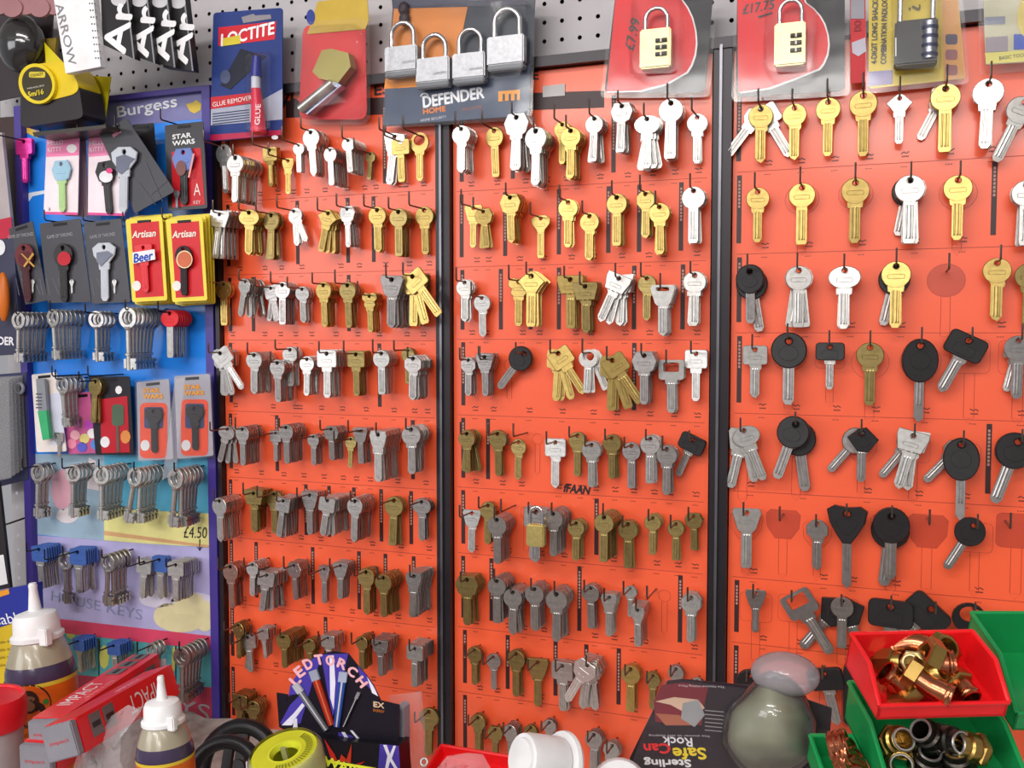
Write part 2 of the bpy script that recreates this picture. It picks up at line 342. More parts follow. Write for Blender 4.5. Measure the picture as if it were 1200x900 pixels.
def blade_geo(v, lod, y0=-16.0):
    b = MB(); e = -48.5
    if v == 0: out = [(-6, y0), (6, y0), (6.2, y0-4), (4.4, y0-6), (4.4, e+4), (1, e), (-2.6, e+2), (-4.4, e+5), (-4.4, y0-3)]
    elif v == 1: out = [(-6, y0), (6, y0), (5.6, y0-5), (4.0, y0-5.5), (4.0, e+3), (2, e), (-2, e), (-4.0, e+3), (-4.0, y0-5.5), (-5.6, y0-5)]
    elif v == 2: out = [(-4.4, y0), (4.4, y0), (4.4, e+2), (3.4, e), (-3.4, e), (-4.4, e+2)]
    else: out = [(-3.2, y0), (3.2, y0), (3.2, e-6), (0, e-9), (-3.2, e-5)]
    b.add(*cut([out], 0.75, 0.15 if lod else 0))
    for x0, x1 in ((-2.7, -1.1), (-0.6, 1.4), (1.9, 2.9)) if v < 3 else ((-1.8, -.2), (.4, 1.9)):
        if not lod and x0 < -1: continue
        # sloped ridges left between the milled grooves
        y1 = y0-4; pts = [(x0, y1), (x1, y1), (x1, e+3.5), (x0, e+3.5)]; mx = (x0+x1)/2
        for sg in (-1, 1):
            vs = [Vector((x, sg*.74, y))*.001 for x, y in pts]+[Vector((mx-.15, sg*1.1, y1-1))*.001, Vector((mx+.15, sg*1.1, y1-1))*.001, Vector((mx+.15, sg*1.1, e+5))*.001, Vector((mx-.15, sg*1.1, e+5))*.001]
            b.add(vs, [(0, 1, 5, 4), (1, 2, 6, 5), (2, 3, 7, 6), (3, 0, 4, 7), (4, 5, 6, 7)])
            if not lod: break
    return b
def head_geo(sh):
    if sh == 'b': o = circ(0, -9, 12.6, 13, 24)
    elif sh == 'e': o = circ(0, -13, 12.2, 15.6, 24)
    elif sh == 'l': o = rrect(-15, -17, 15, 2.4, 4)
    elif sh == 'y': o = [(-14, 0), (-9, 3.2), (0, 2), (9, 3.2), (14, 0), (12, -9), (7, -18), (3, -24), (-3, -24), (-7, -18), (-12, -9)]
    else: o = [(-3, 2), (4, 3.5), (15, -8), (6, -20), (-4, -19), (-13, -6)]
    b = MB(); hole = circ(0, -2.4, 2.3, 2.3, 10)
    b.add(*cut([o, hole], 2.6, 0.8)); b.add(*cut([[(x*.55, (y+11)*.42-12) for x, y in o]], 3.0, .2)); return b
def mortice_geo():
    ring = MB(); ring.add(*cut([circ(0, -9, 11, 11, 24), circ(0, -9, 6.6, 6.8, 18)], 1.3, .3))
    sh = MB().tube([(0, 0, -.019), (0, 0, -.062)], 0.0029, 10)
    co = MB().lathe([(.0034, -.0215), (.0042, -.0205), (.0042, -.0188), (.0034, -.018)], n=12); c2 = MB().lathe([(.0032, -.0475), (.0042, -.047), (.0042, -.0452), (.0032, -.0445)], n=12)
    bit = MB(); bit.add(*cut([[(2, -50), (9.5, -50), (9.5, -53), (8, -53), (8, -55), (9.5, -55), (9.5, -61), (6, -61), (6, -59), (4.6, -59), (4.6, -61), (2, -61)]], 1.4)); bit.add(*cut([[(-2, -50.5), (-6, -50.5), (-6, -60), (-2, -60)]], 1.2))
    return ring, sh, co, bit, c2
def meshof(b, name, m, smooth=False):
    me = bpy.data.meshes.new(name); me.from_pydata(b.v, [], b.f); me.materials.append(m)
    bm = bmesh.new(); bm.from_mesh(me); bmesh.ops.remove_doubles(bm, verts=bm.verts, dist=1e-6); bmesh.ops.recalc_face_normals(bm, faces=bm.faces); bm.to_mesh(me); bm.free()
    if smooth:
        for p in me.polygons: p.use_smooth = True
        me.set_sharp_from_angle(angle=R(40))
    return me
_g = {}; _m = {}
def G(kind, sh, lod):
    k = (kind, sh, lod)
    if k not in _g:
        _g[k] = bow_geo(sh, lod) if kind == 'bow' else blade_geo(sh, lod) if kind == 'blade' else head_geo(sh)
    return _g[k]
def ME(kind, sh, lod, c):
    k = (kind, sh, lod, c)
    if k not in _m: _m[k] = meshof(G(kind, sh, lod), kind, KC[c])
    return _m[k]
MORT = mortice_geo()
PLA = 'beylz'
ORDW = ['first', 'second', 'third', 'fourth', 'fifth', 'sixth', 'seventh', 'eighth', 'ninth', 'tenth', 'eleventh', 'twelfth', 'thirteenth', 'fourteenth']
HOOKS = {'L': [], 'M': [], 'R': [], 'U': []}
STUFF = []; INDIV = {'door': 0}; BACK = []
def child(name, me, root):
    o = bpy.data.objects.new(name, me); COL.objects.link(o); o.parent = root; return o
def put_key(p, sh, c, bv, L, tilt, yaw, front, label, group, name='door_key', pitch=0.0):
    s = L/50.0
    M = Matrix.Translation(p) @ Euler((pitch, 0, yaw)).to_matrix().to_4x4() @ Matrix.Rotation(tilt, 4, 'Y') @ Matrix.Scale(s, 4)
    if sh == 'm':
        r = empty(name, p, label, 'key', group); r.matrix_world = M
        for nm, g in zip(('bow', 'shank', 'collar', 'bit', 'collar'), range(5)):
            k = ('m', g, c)
            if k not in _m: _m[k] = meshof(MORT[g], nm, KC[c], True)
            child(nm, _m[k], r)
        return r
    bc = c if c not in 'kRB' else 's'
    if c == 'k': bc = 'd'
    if sh in PLA or c in 'RB':
        r = empty(name, p, label, 'key', group); r.matrix_world = M
        if sh in PLA: child('head', ME('head', sh, 1, c), r)
        else: child('head', ME('bow', sh, 1, c), r)
        child('blade', ME('blade', bv, 1, bc), r); return r
    if front:
        r = empty(name, p, label, 'key', group); r.matrix_world = M
        child('bow', ME('bow', sh, 1, c), r); child('blade', ME('blade', bv, 1, c), r); return r
    k = ('one', sh, bv, c)
    if k not in _m:
        b = MB(); g1 = G('bow', sh, 0); g2 = G('blade', bv, 0); b.add(g1.v, g1.f); b.add(g2.v, g2.f); _m[k] = meshof(b, 'key', KC[c])
    o = bpy.data.objects.new(name, _m[k]); COL.objects.link(o); o.matrix_world = M
    return tag(o, label, 'key', group)
BN = {'L': 'left orange board', 'M': 'middle orange board', 'R': 'right orange board', 'U': 'blue board'}
def hook(bd, X, Z, L, tip=0.012):
    HOOKS[bd].append((X, Z, L, tip))
def row(bd, r, data):
    """px py shape colour count length tilt fan ; pixel of the front key's hole"""
    ents = [e.split() for e in data.strip().split('\n')]
    ents.sort(key=lambda e: float(e[0]))
    for i, e in enumerate(ents):
        px, py, sh, c, n = float(e[0]), float(e[1]), e[2], e[3], int(e[4]); lp = float(e[5]) if len(e) > 5 else 52
        tilt = R(float(e[6])) if len(e) > 6 else 0; fan = R(float(e[7])) if len(e) > 7 else R(3)
        rnd = random.Random(int(px*31+py))
        mort = sh == 'm'; thick = 0.0068 if mort else 0.0062 if sh in PLA else 0.0036 if c in 'RB' else 0.0031
        base = 0.006 if bd != 'R' else 0.010
        d = base+n*thick; maxd = 0.066 if bd == 'U' else 0.055
        if d > maxd: thick *= (maxd-base)/(d-base); d = maxd
        hl = max({'L': 0.046, 'M': 0.040, 'R': 0.036, 'U': 0.05}[bd], d+0.004)
        p = PIX(px, py-1, d); scale = 1/SZ(px, py, d); Lm = lp/scale*1000/1.0
        if sh in 'eby': Lm *= 0.92
        if mort: Lm *= 50/62.0
        hook(bd, p.x, p.z-0.0009, hl, 0.010+0.004*rnd.random())
        nm = 'mortice_key' if mort else 'car_key' if (sh in PLA) else 'door_key'
        place = '%s hook, %s row, %s' % (ORDW[i], ORDW[r], BN[bd])
        bv = rnd.choice([0, 1, 1, 2]) if sh not in 'ey' else 3
        if sh in 'bz': bv = 1
        yaw0 = R(rnd.uniform(-9, 9)); pit = R(rnd.uniform(-3, 4))
        word = 'mortice' if mort else SHN[sh]
        for k in range(n):
            pk = Vector((p.x, p.y+thick*k, p.z)); pk.x += rnd.uniform(-.0003, .0003)
            t = tilt if k == 0 else tilt*max(0, 1-k*0.5)*(1 if fan < R(8) else 0)+rnd.uniform(-fan, fan)
            cc = c
            if k >= 1 and c == 'w': cc = 's'
            if mort: t = tilt*0+R(1.5)*k*fan/R(3) if k else tilt
            if k == 0:
                lab = '%s %s key in front on %s' % (CN[c], word, place)
            else: lab = '%s %s key %s, %s' % (CN[cc], word, (['', 'second from front', 'third from front', 'fourth from front', 'fifth from front', 'sixth from front', 'seventh from front', 'eighth from front']+['deep in the stack']*9)[k], place)
            g = None if n == 1 else 'keys behind the front one on the '+place
            args = (pk, sh, cc, bv, Lm, t, yaw0+R(rnd.uniform(-2, 2)), k == 0, lab, g, nm, pit)
            if k == 0 or nm != 'door_key' or c in 'RB':
                put_key(*args)
                if nm == 'door_key' and (k == 0 or c in 'RB'): INDIV['door'] += 1
            else: BACK.append((k, -lp, args))
row('L', 0, '''262 172 r w 2 57 0
276 184 r s 12 56 0
316 175 q g 3 46 0
338 188 v g 1 42 0
350 170 r w 3 34 0
364 154 r w 7 54 -4 4
387 175 r w 9 44 0
408 164 r s 9 40 -4
434 180 x a 2 32 6
463 159 t w 2 60 10 2
469 166 q g 2 50 -2
492 159 O g 1 56 0''')
row('L', 1, '''258 250 w w 9 56 8
292 248 o g 7 54 2 5
318 251 r a 4 56 0 8
344 247 r s 3 44 -26 26
385 249 D g 6 50 14
407 244 h w 6 48 0 7
442 245 r g 4 54 0
467 247 r a 6 56 0
497 245 r g 2 56 0''')
row('L', 2, '''262 332 r g 3 52 0 6
288 329 x s 9 46 14 18
317 337 q d 4 42 -14 18
331 333 r d 6 50 0
354 338 r s 4 43 0
379 333 r g 6 53 0
407 333 r a 5 54 0
433 346 c g 5 46 0
459 326 t d 9 62 3
482 323 q g 7 62 -38 2''')
row('L', 3, '''257 413 q w 7 54 -34 5
298 415 r s 9 50 2
325 424 r d 9 50 0
340 409 r s 4 46 0
360 420 r s 7 46 0
383 413 q w 8 56 0
417 414 q a 5 53 0
447 413 r s 7 52 0
478 410 r a 3 42 0
484 419 x d 9 53 0''')
row('L', 4, '''267 502 o d 3 44 16 10
284 502 r d 9 46 0
323 507 q d 3 36 0
335 500 r d 9 46 0
367 511 r d 5 37 0
388 502 h d 6 41 0
411 514 r a 2 36 0
422 504 S d 5 42 0
443 508 v w 12 60 2
482 502 r d 9 56 -2''')
row('L', 5, '''257 586 r s 10 52 0
297 577 w a 7 50 0
321 578 r a 3 50 0
332 586 q d 9 46 8
363 579 t d 5 50 0
384 586 q s 12 46 10
416 586 r d 10 52 0
462 585 r a 3 57 2
494 587 o d 4 50 0''')
row('L', 6, '''270 663 r o 6 52 -4
296 661 r s 8 40 0
313 673 q d 8 46 8 9
344 662 h d 7 44 0
380 666 v d 3 43 0
399 662 t d 6 42 0
429 669 r a 5 54 -2
449 676 r a 9 50 0
485 674 v d 10 52 2''')
row('L', 7, '''279 732 r a 5 42 0
290 746 q s 3 44 -4 9
308 739 q s 6 34 -10
332 746 h a 11 40 0
362 751 r a 5 38 0
384 747 q s 7 40 0
424 748 r a 6 40 0
445 753 w d 9 42 0
486 759 q s 9 48 0''')
row('L', 8, '''281 817 q a 7 46 2
296 824 r a 6 44 0
503 833 r a 2 56 2''')
row('M', 0, '''541 150 r w 6 56 0 5
579 152 r g 1 58 0
605 136 h w 7 66 0 5
628 152 r w 9 68 0 3
659 145 r g 3 50 0 6
669 152 r g 6 60 0 6
697 138 r s 5 54 2 8
729 123 h s 6 58 2
758 138 o w 7 62 0 12
786 119 r w 6 70 0
817 136 r w 2 58 0''')
row('M', 1, '''555 243 t g 1 50 0
566 247 h g 3 46 -4 7
598 230 h g 7 58 0
634 255 f g 1 50 0
666 236 r g 2 57 0
691 252 r g 3 57 0
723 230 r g 5 61 0
757 226 x g 3 56 0
773 241 r g 5 60 -2
813 222 r w 5 66 0''')
row('M', 2, '''545 330 r s 4 50 0
565 348 r w 2 50 0
608 329 c g 2 56 0
623 322 D g 6 64 0
668 326 w g 5 62 0
686 334 w a 5 60 0
726 325 w s 6 60 24
758 325 r a 3 54 0
777 337 S s 7 60 0
814 321 r s 4 64 0''')
row('M', 3, '''549 421 x d 4 46 0
568 417 t d 6 50 0
616 413 b k 1 62 38
653 413 q g 4 60 -34 3
690 413 O s 4 50 2 24
716 421 q g 6 64 -34 3
755 415 h d 7 62 0
787 425 Q s 3 62 0
816 413 q w 2 60 0''')
row('M', 4, '''547 507 r a 6 50 0 14
583 507 r a 3 54 0
608 517 r a 1 48 0
651 517 q w 2 58 0
677 509 r a 2 52 0
693 520 r s 4 54 0
717 512 r a 3 52 0 8
740 521 r d 2 54 0
762 513 r d 5 56 0
781 525 r d 5 58 0
814 514 l k 1 52 24''')
row('M', 5, '''553 600 t s 1 50 0
572 591 r a 3 50 0
582 608 r d 9 56 0
628 598 q d 4 64 0
648 601 r d 10 54 0
675 612 r a 5 48 0
708 605 r a 10 56 0
736 613 r a 4 56 0
765 606 r a 5 46 0
792 613 r a 3 46 0
813 604 h a 2 44 0''')
row('M', 6, '''547 678 h a 6 58 0
582 680 r d 9 53 0
601 693 r d 9 54 0 6
626 689 r d 8 54 0
652 695 r d 9 60 0
692 688 r d 4 52 0
714 699 v s 5 50 0
739 689 r s 2 36 0
747 714 v s 9 46 0
810 699 x s 5 56 0''')
row('M', 7, '''556 761 r a 3 44 0
578 769 r d 2 42 0
605 765 r a 3 54 0
630 775 t a 2 56 0
659 779 q s 4 58 0
689 779 h w 9 60 30 7
739 783 r g 4 54 0
765 791 r a 3 42 0
792 783 r d 3 44 0
817 797 r s 2 40 0''')
row('M', 8, '''560 840 r a 3 46 0
580 854 h a 2 40 0
598 852 r d 5 44 0
622 852 r a 2 40 0
644 846 x d 3 40 0
696 860 r d 4 48 0
718 873 x s 4 46 12''')
row('R', 0, '''892 126 r g 1 68 0
931 125 r g 1 66 0
971 118 r g 1 68 0
1012 110 r g 1 76 0
1054 114 D s 1 58 0
1108 102 r g 2 80 0
1159 96 r w 3 82 2
1203 118 r s 1 80 24''')
row('R', 1, '''888 223 r g 1 64 0
940 218 r g 1 72 0
1003 212 r g 2 76 0
1067 209 r s 3 80 0
1123 209 r g 1 76 0
1203 215 r s 4 76 0''')
row('R', 2, '''879 316 b k 1 72 0
936 315 r s 3 72 0 8
990 315 o s 3 74 0 6
1050 310 r g 2 78 0
1169 306 r g 1 74 0
1206 312 r a 1 74 0''')
row('R', 3, '''885 408 q s 1 62 0
925 397 b k 1 88 0
973 405 l k 1 54 0
1020 405 r a 1 74 0
1079 402 e k 1 90 0
1137 397 l k 1 74 26
1194 397 r d 2 74 0''')
row('R', 4, '''871 503 o s 2 66 -22 2
934 495 b k 1 80 18
1010 506 z k 1 62 0
1071 509 w s 2 70 14 3
1127 518 e k 1 88 0
1194 515 b k 1 90 18''')
row('R', 5, '''875 599 t s 1 70 0
958 612 x d 1 60 0
993 599 y k 1 88 0
1045 602 b k 1 88 0
1143 614 b k 1 72 28''')
row('R', 6, '''886 694 t d 1 50 0
930 698 Q d 1 78 -34
987 703 r d 1 60 0
1044 708 l k 1 82 0
1095 712 l k 1 84 42
1140 712 O k 1 84 14''')
row('R', 7, '''878 790 b k 1 62 0
965 787 l k 1 66 -14''')
# keys peeking from behind others on the right board
def extra(px, py, sh, c, L, tilt, d, lab, nm='door_key'):
    p = PIX(px, py, d); put_key(p, sh, c, 1, L*SZ(px, py, d)*1000, R(tilt), 0, True, lab, None, nm)
extra(892, 130, 'x', 's', 66, 38, .007, 'silver key slanting left behind brass key, first hook, first row, right board')
extra(893, 128, 'q', 's', 68, -30, .0045, 'silver key slanting right behind brass key, first hook, first row, right board')
extra(1107, 108, 't', 's', 62, 26, .0045, 'silver key slanting behind large brass key, sixth hook, top row, right board')
extra(1065, 213, 'b', 'k', 66, 10, .005, 'black plastic car key hidden behind silver key, second row, right board', 'car_key')
extra(879, 320, 'b', 'k', 72, -10, .0075, 'black plastic car key slanting right behind its twin, third row, right board', 'car_key')
extra(1051, 315, 'b', 'k', 70, 12, .006, 'black plastic car key peeking behind brass key, fourth hook, third row, right board', 'car_key')
extra(871, 506, 't', 's', 70, 12, .0055, 'silver key hanging left behind open oval key, fifth row, right board')
extra(934, 500, 'b', 'k', 78, -8, .006, 'black plastic car key hanging straight behind a slanted one, fifth row, right board', 'car_key')
extra(1010, 508, 'b', 'd', 60, 38, .007, 'small grey-headed key slanting left behind diamond-headed key, fifth row, right board', 'car_key')
extra(1071, 512, 'x', 'd', 62, 36, .006, 'grey steel key slanting left behind silver key, fifth row, right board')
extra(1127, 520, 'x', 'd', 62, 40, .006, 'grey steel key slanting left behind oval black car key, fifth row, right board')
extra(1194, 402, 'q', 's', 60, 12, .006, 'square silver key peeking left behind keys, last hook, fourth row, right board')
extra(1045, 606, 'b', 'k', 84, 5, .006, 'black plastic car key hanging behind its twin, sixth row, right board', 'car_key')
extra(987, 706, 'z', 'k', 72, -22, .006, 'black diamond-headed car key slanting right behind round key, seventh row, right board', 'car_key')
extra(985, 706, 'z', 'k', 74, 36, .0045, 'black diamond-headed car key slanting left behind round key, seventh row, right board', 'car_key')
# blue board
row('U', 0, '''28 165 q P 2 52 0 3''')
row('U', 2, '''22 368 m d 7 58 2
62 365 m s 7 58 0
113 367 m d 4 58 0
150 363 m s 7 72 0
199 366 o R 7 56 0''')
row('U', 3, '''73 444 m s 5 58 0
112 446 r a 6 52 4''')
row('U', 4, '''45 546 m d 3 62 0
86 547 m d 4 60 0
119 549 m s 6 62 0
160 551 m s 6 64 12
207 552 m s 6 68 8''')
row('U', 5, '''46 643 q B 7 50 0
76 650 m d 2 58 0
91 646 q B 6 52 0
127 652 m d 5 60 6
169 658 q s 5 46 4
187 655 q B 3 50 0
206 661 q s 9 46 0''')
row('U', 6, '''92 751 q B 6 40 0
133 756 q B 6 40 0
178 756 m d 3 50 0
213 762 m d 6 62 0''')
BACK.sort(key=lambda t: (t[0], t[1]))
room = 300-INDIV['door']
for k, _, a in BACK[:room]: put_key(*a)
big = MB(); mats = []; fm = []
for k, _, a in BACK[room:]:
    pk, sh, c, bv, L, t, yaw, fr, lab, g, nm, pit = a
    s = L/50.0; M = Matrix.Translation(pk) @ Euler((pit, 0, yaw)).to_matrix().to_4x4() @ Matrix.Rotation(t, 4, 'Y') @ Matrix.Scale(s, 4)
    if c not in mats: mats.append(c)
    n0 = len(big.f); g1 = G('bow', sh, 0); g2 = G('blade', bv, 0); big.add(g1.v, g1.f, M); big.add(g2.v, g2.f, M); fm += [mats.index(c)]*(len(big.f)-n0)
me = bpy.data.meshes.new('door_keys'); me.from_pydata(big.v, [], big.f)
for c in mats: me.materials.append(KC[c])
me.polygons.foreach_set('material_index', fm); me.update()
o = bpy.data.objects.new('door_keys', me); COL.objects.link(o); tag(o, 'remaining door keys stacked deepest on the board hooks behind the front ones', 'keys', None, 'stuff')
print('door keys individual', min(300, INDIV['door']+len(BACK)), 'rest', max(0, len(BACK)-room))
# hooks: children of their boards
BB = empty('key_board', PIX(140, 860, 0.0), 'blue key board with purple frame holding carded and mortice keys', 'key board')
ROOTS['U'] = BB
for bx, hs in HOOKS.items():
    for X, Z, L, tip in hs:
        MB().tube([(X, 0.002, Z), (X, -L+.002, Z), (X, -L+.0006, Z+.0006), (X, -L, Z+.002), (X, -L, Z+tip)], 0.0009, 6).mk('hook', WIRED if bx == 'U' else WIRE, ROOTS[bx], smooth=True)
# printed cell marks under every hook, and outlines
for bx, zl in (('L', zlL), ('M', zlM), ('R', zlR)):
    mk_ = MB(); xr = {'L': BLx1, 'M': BMx1, 'R': BRx1}[bx]
    for X, Z, L, tip in HOOKS[bx]:
        lo = [z for z in zl if z < Z]
        if not lo: continue
        z = lo[0]; X2 = X+(0.006 if bx == 'R' else 0.0)
        for k in range(6): mk_.box((X2-0.003+k*.0011, -.00012, z+.0085+.0006*math.sin(k*1.7+X*900)), (.0007, .0001, .00035))
        for k in range(5): mk_.box((X2-0.0025+k*.0012, -.00012, z+.0052), (.0004, .0001, .0006))
        for k in range(3): mk_.box((X2-0.003+k*.002, -.00012, z-.0035), (.0006, .0001, .0003))
    mk_.mk('printed_marks', STR, ROOTS[bx], kind='stuff')
def outline(bx, px, py, kind, Lp, fill=True, tilt=0):
    """a key drawn on the board around its peg"""
    p = PIX(px, py, 0.0); s = Lp*SZ(px, py, 0)/0.060
    shp = {'r': circ(0, -9, 15, 14, 24), 'k': [(-11, 2), (11, 2), (15, -2), (14, -14), (7, -24), (-7, -24), (-14, -14), (-15, -2)], 'q': rrect(-14, -22, 14, 4, 4), 'n': circ(0, -9, 8, 8, 20)}[kind]
    P3 = lambda x, y: Vector((p.x+x*s*.001, -0.0001, p.z+y*s*.001))
    if fill: MB().prism([P3(x, y) for x, y in shp], [P3(x, y)+Vector((0, .0001, 0)) for x, y in shp]).mk('printed_shade', ORD, ROOTS[bx])
    o = MB().ring([P3(x, y) for x, y in shp], .0003); yb = min(y for x, y in shp)
    for x in (-3.6, 3.6): o.box(P3(x, (yb-56)/2)+Vector((0, -.0001, 0)), (.00018, .0001, abs(-56-yb)/2*s*.001))
    o.ring([P3(-3.6, -56), P3(0, -61), P3(3.6, -56), P3(0, -56.4)], .0002)
    o.mk('printed_outline', LNE, ROOTS[bx])
for a in ((1109, 316, 'r', 84), (918, 600, 'k', 78), (1087, 606, 'k', 90), (1192, 608, 'q', 94)): outline('R', *a)
for a in ((940, 222, 'r', 78), (1003, 216, 'r', 78), (1123, 214, 'r', 84), (1020, 412, 'r', 84), (1079, 410, 'r', 90), (925, 404, 'r', 80), (973, 406, 'q', 70), (1137, 404, 'q', 92),
          (1194, 405, 'q', 92), (871, 506, 'k', 84), (934, 502, 'k', 84), (1010, 512, 'k', 70), (1071, 514, 'q', 76), (1127, 522, 'k', 84), (875, 602, 'k', 74), (958, 614, 'k', 66), (1045, 606, 'k', 92), (1143, 618, 'q', 80),
          (886, 700, 'q', 78), (930, 702, 'q', 74), (987, 706, 'q', 78), (965, 786, 'q', 66)): outline('R', *a, fill=False)
for a in ((630, 507, 'n', 50), (617, 592, 'n', 56), (779, 690, 'n', 54), (720, 416, 'n', 58), (597, 420, 'n', 50)): outline('M', *a, fill=False)
for bx, px, py in (('M', 618, 507), ('M', 604, 592), ('M', 769, 690), ('M', 580, 420)):
    p = PIX(px, py, 0.0)
    MB().tube([(p.x, .002, p.z), (p.x, -.038, p.z), (p.x, -.04, p.z+.002), (p.x, -.04, p.z+.013)], .0009, 6).mk('hook', WIRE, ROOTS[bx], smooth=True)
for px, py in ((1109, 318), (918, 602), (1087, 606), (1178, 610)):
    p = PIX(px, py, 0.0)
    MB().tube([(p.x, .002, p.z), (p.x, -.034, p.z), (p.x, -.036, p.z+.002), (p.x, -.036, p.z+.013)], .0009, 6).mk('hook', WIRE, BR, smooth=True)
# ---------------------------------------------------------------- blue board
BLU = mat('blue_laminate', '#2086ee', 0.35, var=0.05, coat=0.3)
PUR = mat('purple_frame', '#43338c', 0.4, var=0.06)
uXL, uXR = PIX(29, 350).x, PIX(257, 450).x
uZT, uZB = PIX(200, 107).z, PIX(250, 862).z
MB().box(((uXL+uXR)/2, 0.008, (uZT+uZB)/2), ((uXR-uXL)/2, 0.008, (uZT-uZB)/2)).mk('panel', BLU, BB)
fw = 0.0055
for nm, c, h in (('frame_side', (uXL+fw, .002, (uZT+uZB)/2), (fw, .011, (uZT-uZB)/2)), ('frame_side', (uXR-fw, .002, (uZT+uZB)/2), (fw, .011, (uZT-uZB)/2)),
                 ('frame_top', ((uXL+uXR)/2, .002, uZT-.0028), ((uXR-uXL)/2-2*fw, .011, .0028)), ('frame_bottom', ((uXL+uXR)/2, .002, uZB+fw), ((uXR-uXL)/2-2*fw, .011, fw))):
    MB().box(c, h).mk(nm, PUR, BB)
def pr(root, pts, d, color, name='print', th=0.00025, rough=0.4): return MB().px(pts, d, th).mk(name, P(color, rough), root)
pr(BB, [(34, 126), (250, 105), (250, 138), (34, 158)], .0, '#8482b4', 'header_print')
text('Burgess', 172, 127, 70, 17, .0006, P('#f2f2f6'), BB, rot=5, bold=.3)
pr(BB, [(218, 122), (226, 120), (230, 117), (236, 122), (235, 129), (228, 133), (222, 130)], .0004, '#d8b848', 'leaf_emblem')
pr(BB, [(22, 142), (34, 150), (48, 156), (44, 162), (28, 154), (20, 150)], .0004, '#d8b848', 'leaf_emblem')
pr(BB, [(30, 232), (34, 226), (52, 223), (52, 227), (38, 230), (34, 236), (30, 236)], .0, '#e8f0fa', 'swoosh_print')
pr(BB, [(40, 532), (122, 532), (122, 634), (40, 626)], .0, '#9fb9cc', 'picture_panel')
pr(BB, [(122, 532), (252, 536), (252, 602), (122, 596)], .0, '#5fb6d8', 'picture_panel')
pr(BB, [(122, 596), (252, 602), (252, 642), (122, 634)], .0, '#e6df94', 'picture_panel')
pr(BB, [(122, 622), (252, 640), (252, 643), (122, 627)], .0004, '#d8a878', 'stripe')
pr(BB, ell(73, 574, 13, 24), .0004, '#d8a4b4', 'pink_patch'); pr(BB, ell(79, 604, 13, 9), .0004, '#e2d9de', 'pale_patch')
pr(BB, [(104, 536), (112, 540), (116, 575), (100, 572)], .0004, '#e9dde0', 'pale_patch')
pr(BB, [(40, 627), (252, 643), (252, 747), (40, 724)], .0, '#b5afdc', 'picture_panel')
for c in ((185, 702, 22, 10), (226, 706, 26, 12)): pr(BB, ell(*c), .0004, '#d9d3e8', 'pale_patch')
for k, c in enumerate(((196, 722, 16, 15), (222, 712, 20, 18), (240, 722, 12, 18), (212, 730, 26, 11))): pr(BB, ell(*c), .0004+.00001*k, '#ddd2a6', 'cream_patch')
pr(BB, [(40, 722), (252, 746), (252, 762), (40, 738)], .0007, '#d84868', 'red_band')
pr(BB, [(40, 738), (252, 762), (252, 806), (40, 786)], .0, '#58a8b0', 'picture_panel')
for x in (115, 160, 205): pr(BB, [(x, 748), (x+1.5, 748), (x+1.5, 800), (x, 800)], .0006, '#2c4650', 'panel_line')
for c in ((83, 740, 6, 9), (122, 770, 6, 14), (204, 772, 3, 15)): pr(BB, ell(*c, 8), .0005, '#c9c866', 'yellow_patch')
pr(BB, [(40, 786), (252, 806), (252, 852), (40, 832)], .0, '#b83a56', 'picture_panel')
text('HOUSE KEYS', 112, 709, 106, 12, .0008, P('#8f93b6'), BB, rot=-5)
text('KEYS', 207, 826, 76, 19, .0005, P('#a8a2a4'), BB, rot=-6)
text('£4.50', 229, 624, 27, 13, .0006, INK, BB, rot=4, shear=.15, name='handwriting')
MB().px([(233.4, 632), (234.6, 632), (234.6, 643), (233.4, 643)], .0005, .0002).px([(230, 640), (234, 646), (238, 639), (234, 643.5)], .0005, .0002).mk('arrow_mark', INK, BB)
def peg(px, py, L=.055, tip=.012, root=BB):
    p = PIX(px, py, L); MB().tube([(p.x, .002, p.z), (p.x, -L+.002, p.z), (p.x, -L, p.z+.002), (p.x, -L, p.z+tip)], .0009, 6).mk('hook', WIRED, root, smooth=True)
for q in ((47, 157), (91, 155), (135, 148), (188, 140), (52, 258), (97, 258), (144, 258), (190, 256), (61, 441), (103, 441)): peg(*q)
# ---------------------------------------------------------------- carded keys
CLR = film('clear_blister', haze=.012, gl=.14)
def card(nm, label, cat, q, d, color, th=.0008, group=None, r=.06, slot=True, rough=.3):
    b = [PIX(x, y, d) for x, y in q]; c = sum(b, Vector())/4; z = min(v.z for v in b)
    root = empty(nm, (c.x, -d, z), label, cat, group)
    if not slot: rough = .5
    MB().px(rrq(q, r), d-th, th).mk('backing_card', P(color, rough), root)
    if slot:
        m = (Vector(q[0])+Vector(q[1]))/2; dn = (Vector(q[3])-Vector(q[0])).normalized(); ac = (Vector(q[1])-Vector(q[0])); m = m+dn*4
        a = ac.normalized()*min(8, ac.length*.25); k = dn*1.6
        pr(root, [tuple(m-a-k), tuple(m+a-k), tuple(m+a+k), tuple(m-a+k)], d, '#141214', 'hang_slot')
    return root
def keyon(root, px, py, sh, c, L, d, tilt=0, hm=None, bm=None):
    p = PIX(px, py, d+.0016)-Vector(root['_w']); Lm = L*SZ(px, py, d)*1000; M = Matrix.Translation(p) @ Matrix.Rotation(R(tilt), 4, 'Y') @ Matrix.Scale(Lm/50, 4)
    for kind, s2, cc, mm in (('bow', sh, c, hm), ('blade', 1, c, bm or hm)):
        if mm:
            me = meshof(G(kind, s2, 1), kind, mm)
        else: me = ME(kind, s2, 1, cc)
        o = bpy.data.objects.new('key_'+kind, me); COL.objects.link(o); o.parent = root; o.matrix_local = M
pinkc = [(55, 156), (103, 153), (100, 255), (51, 251)]
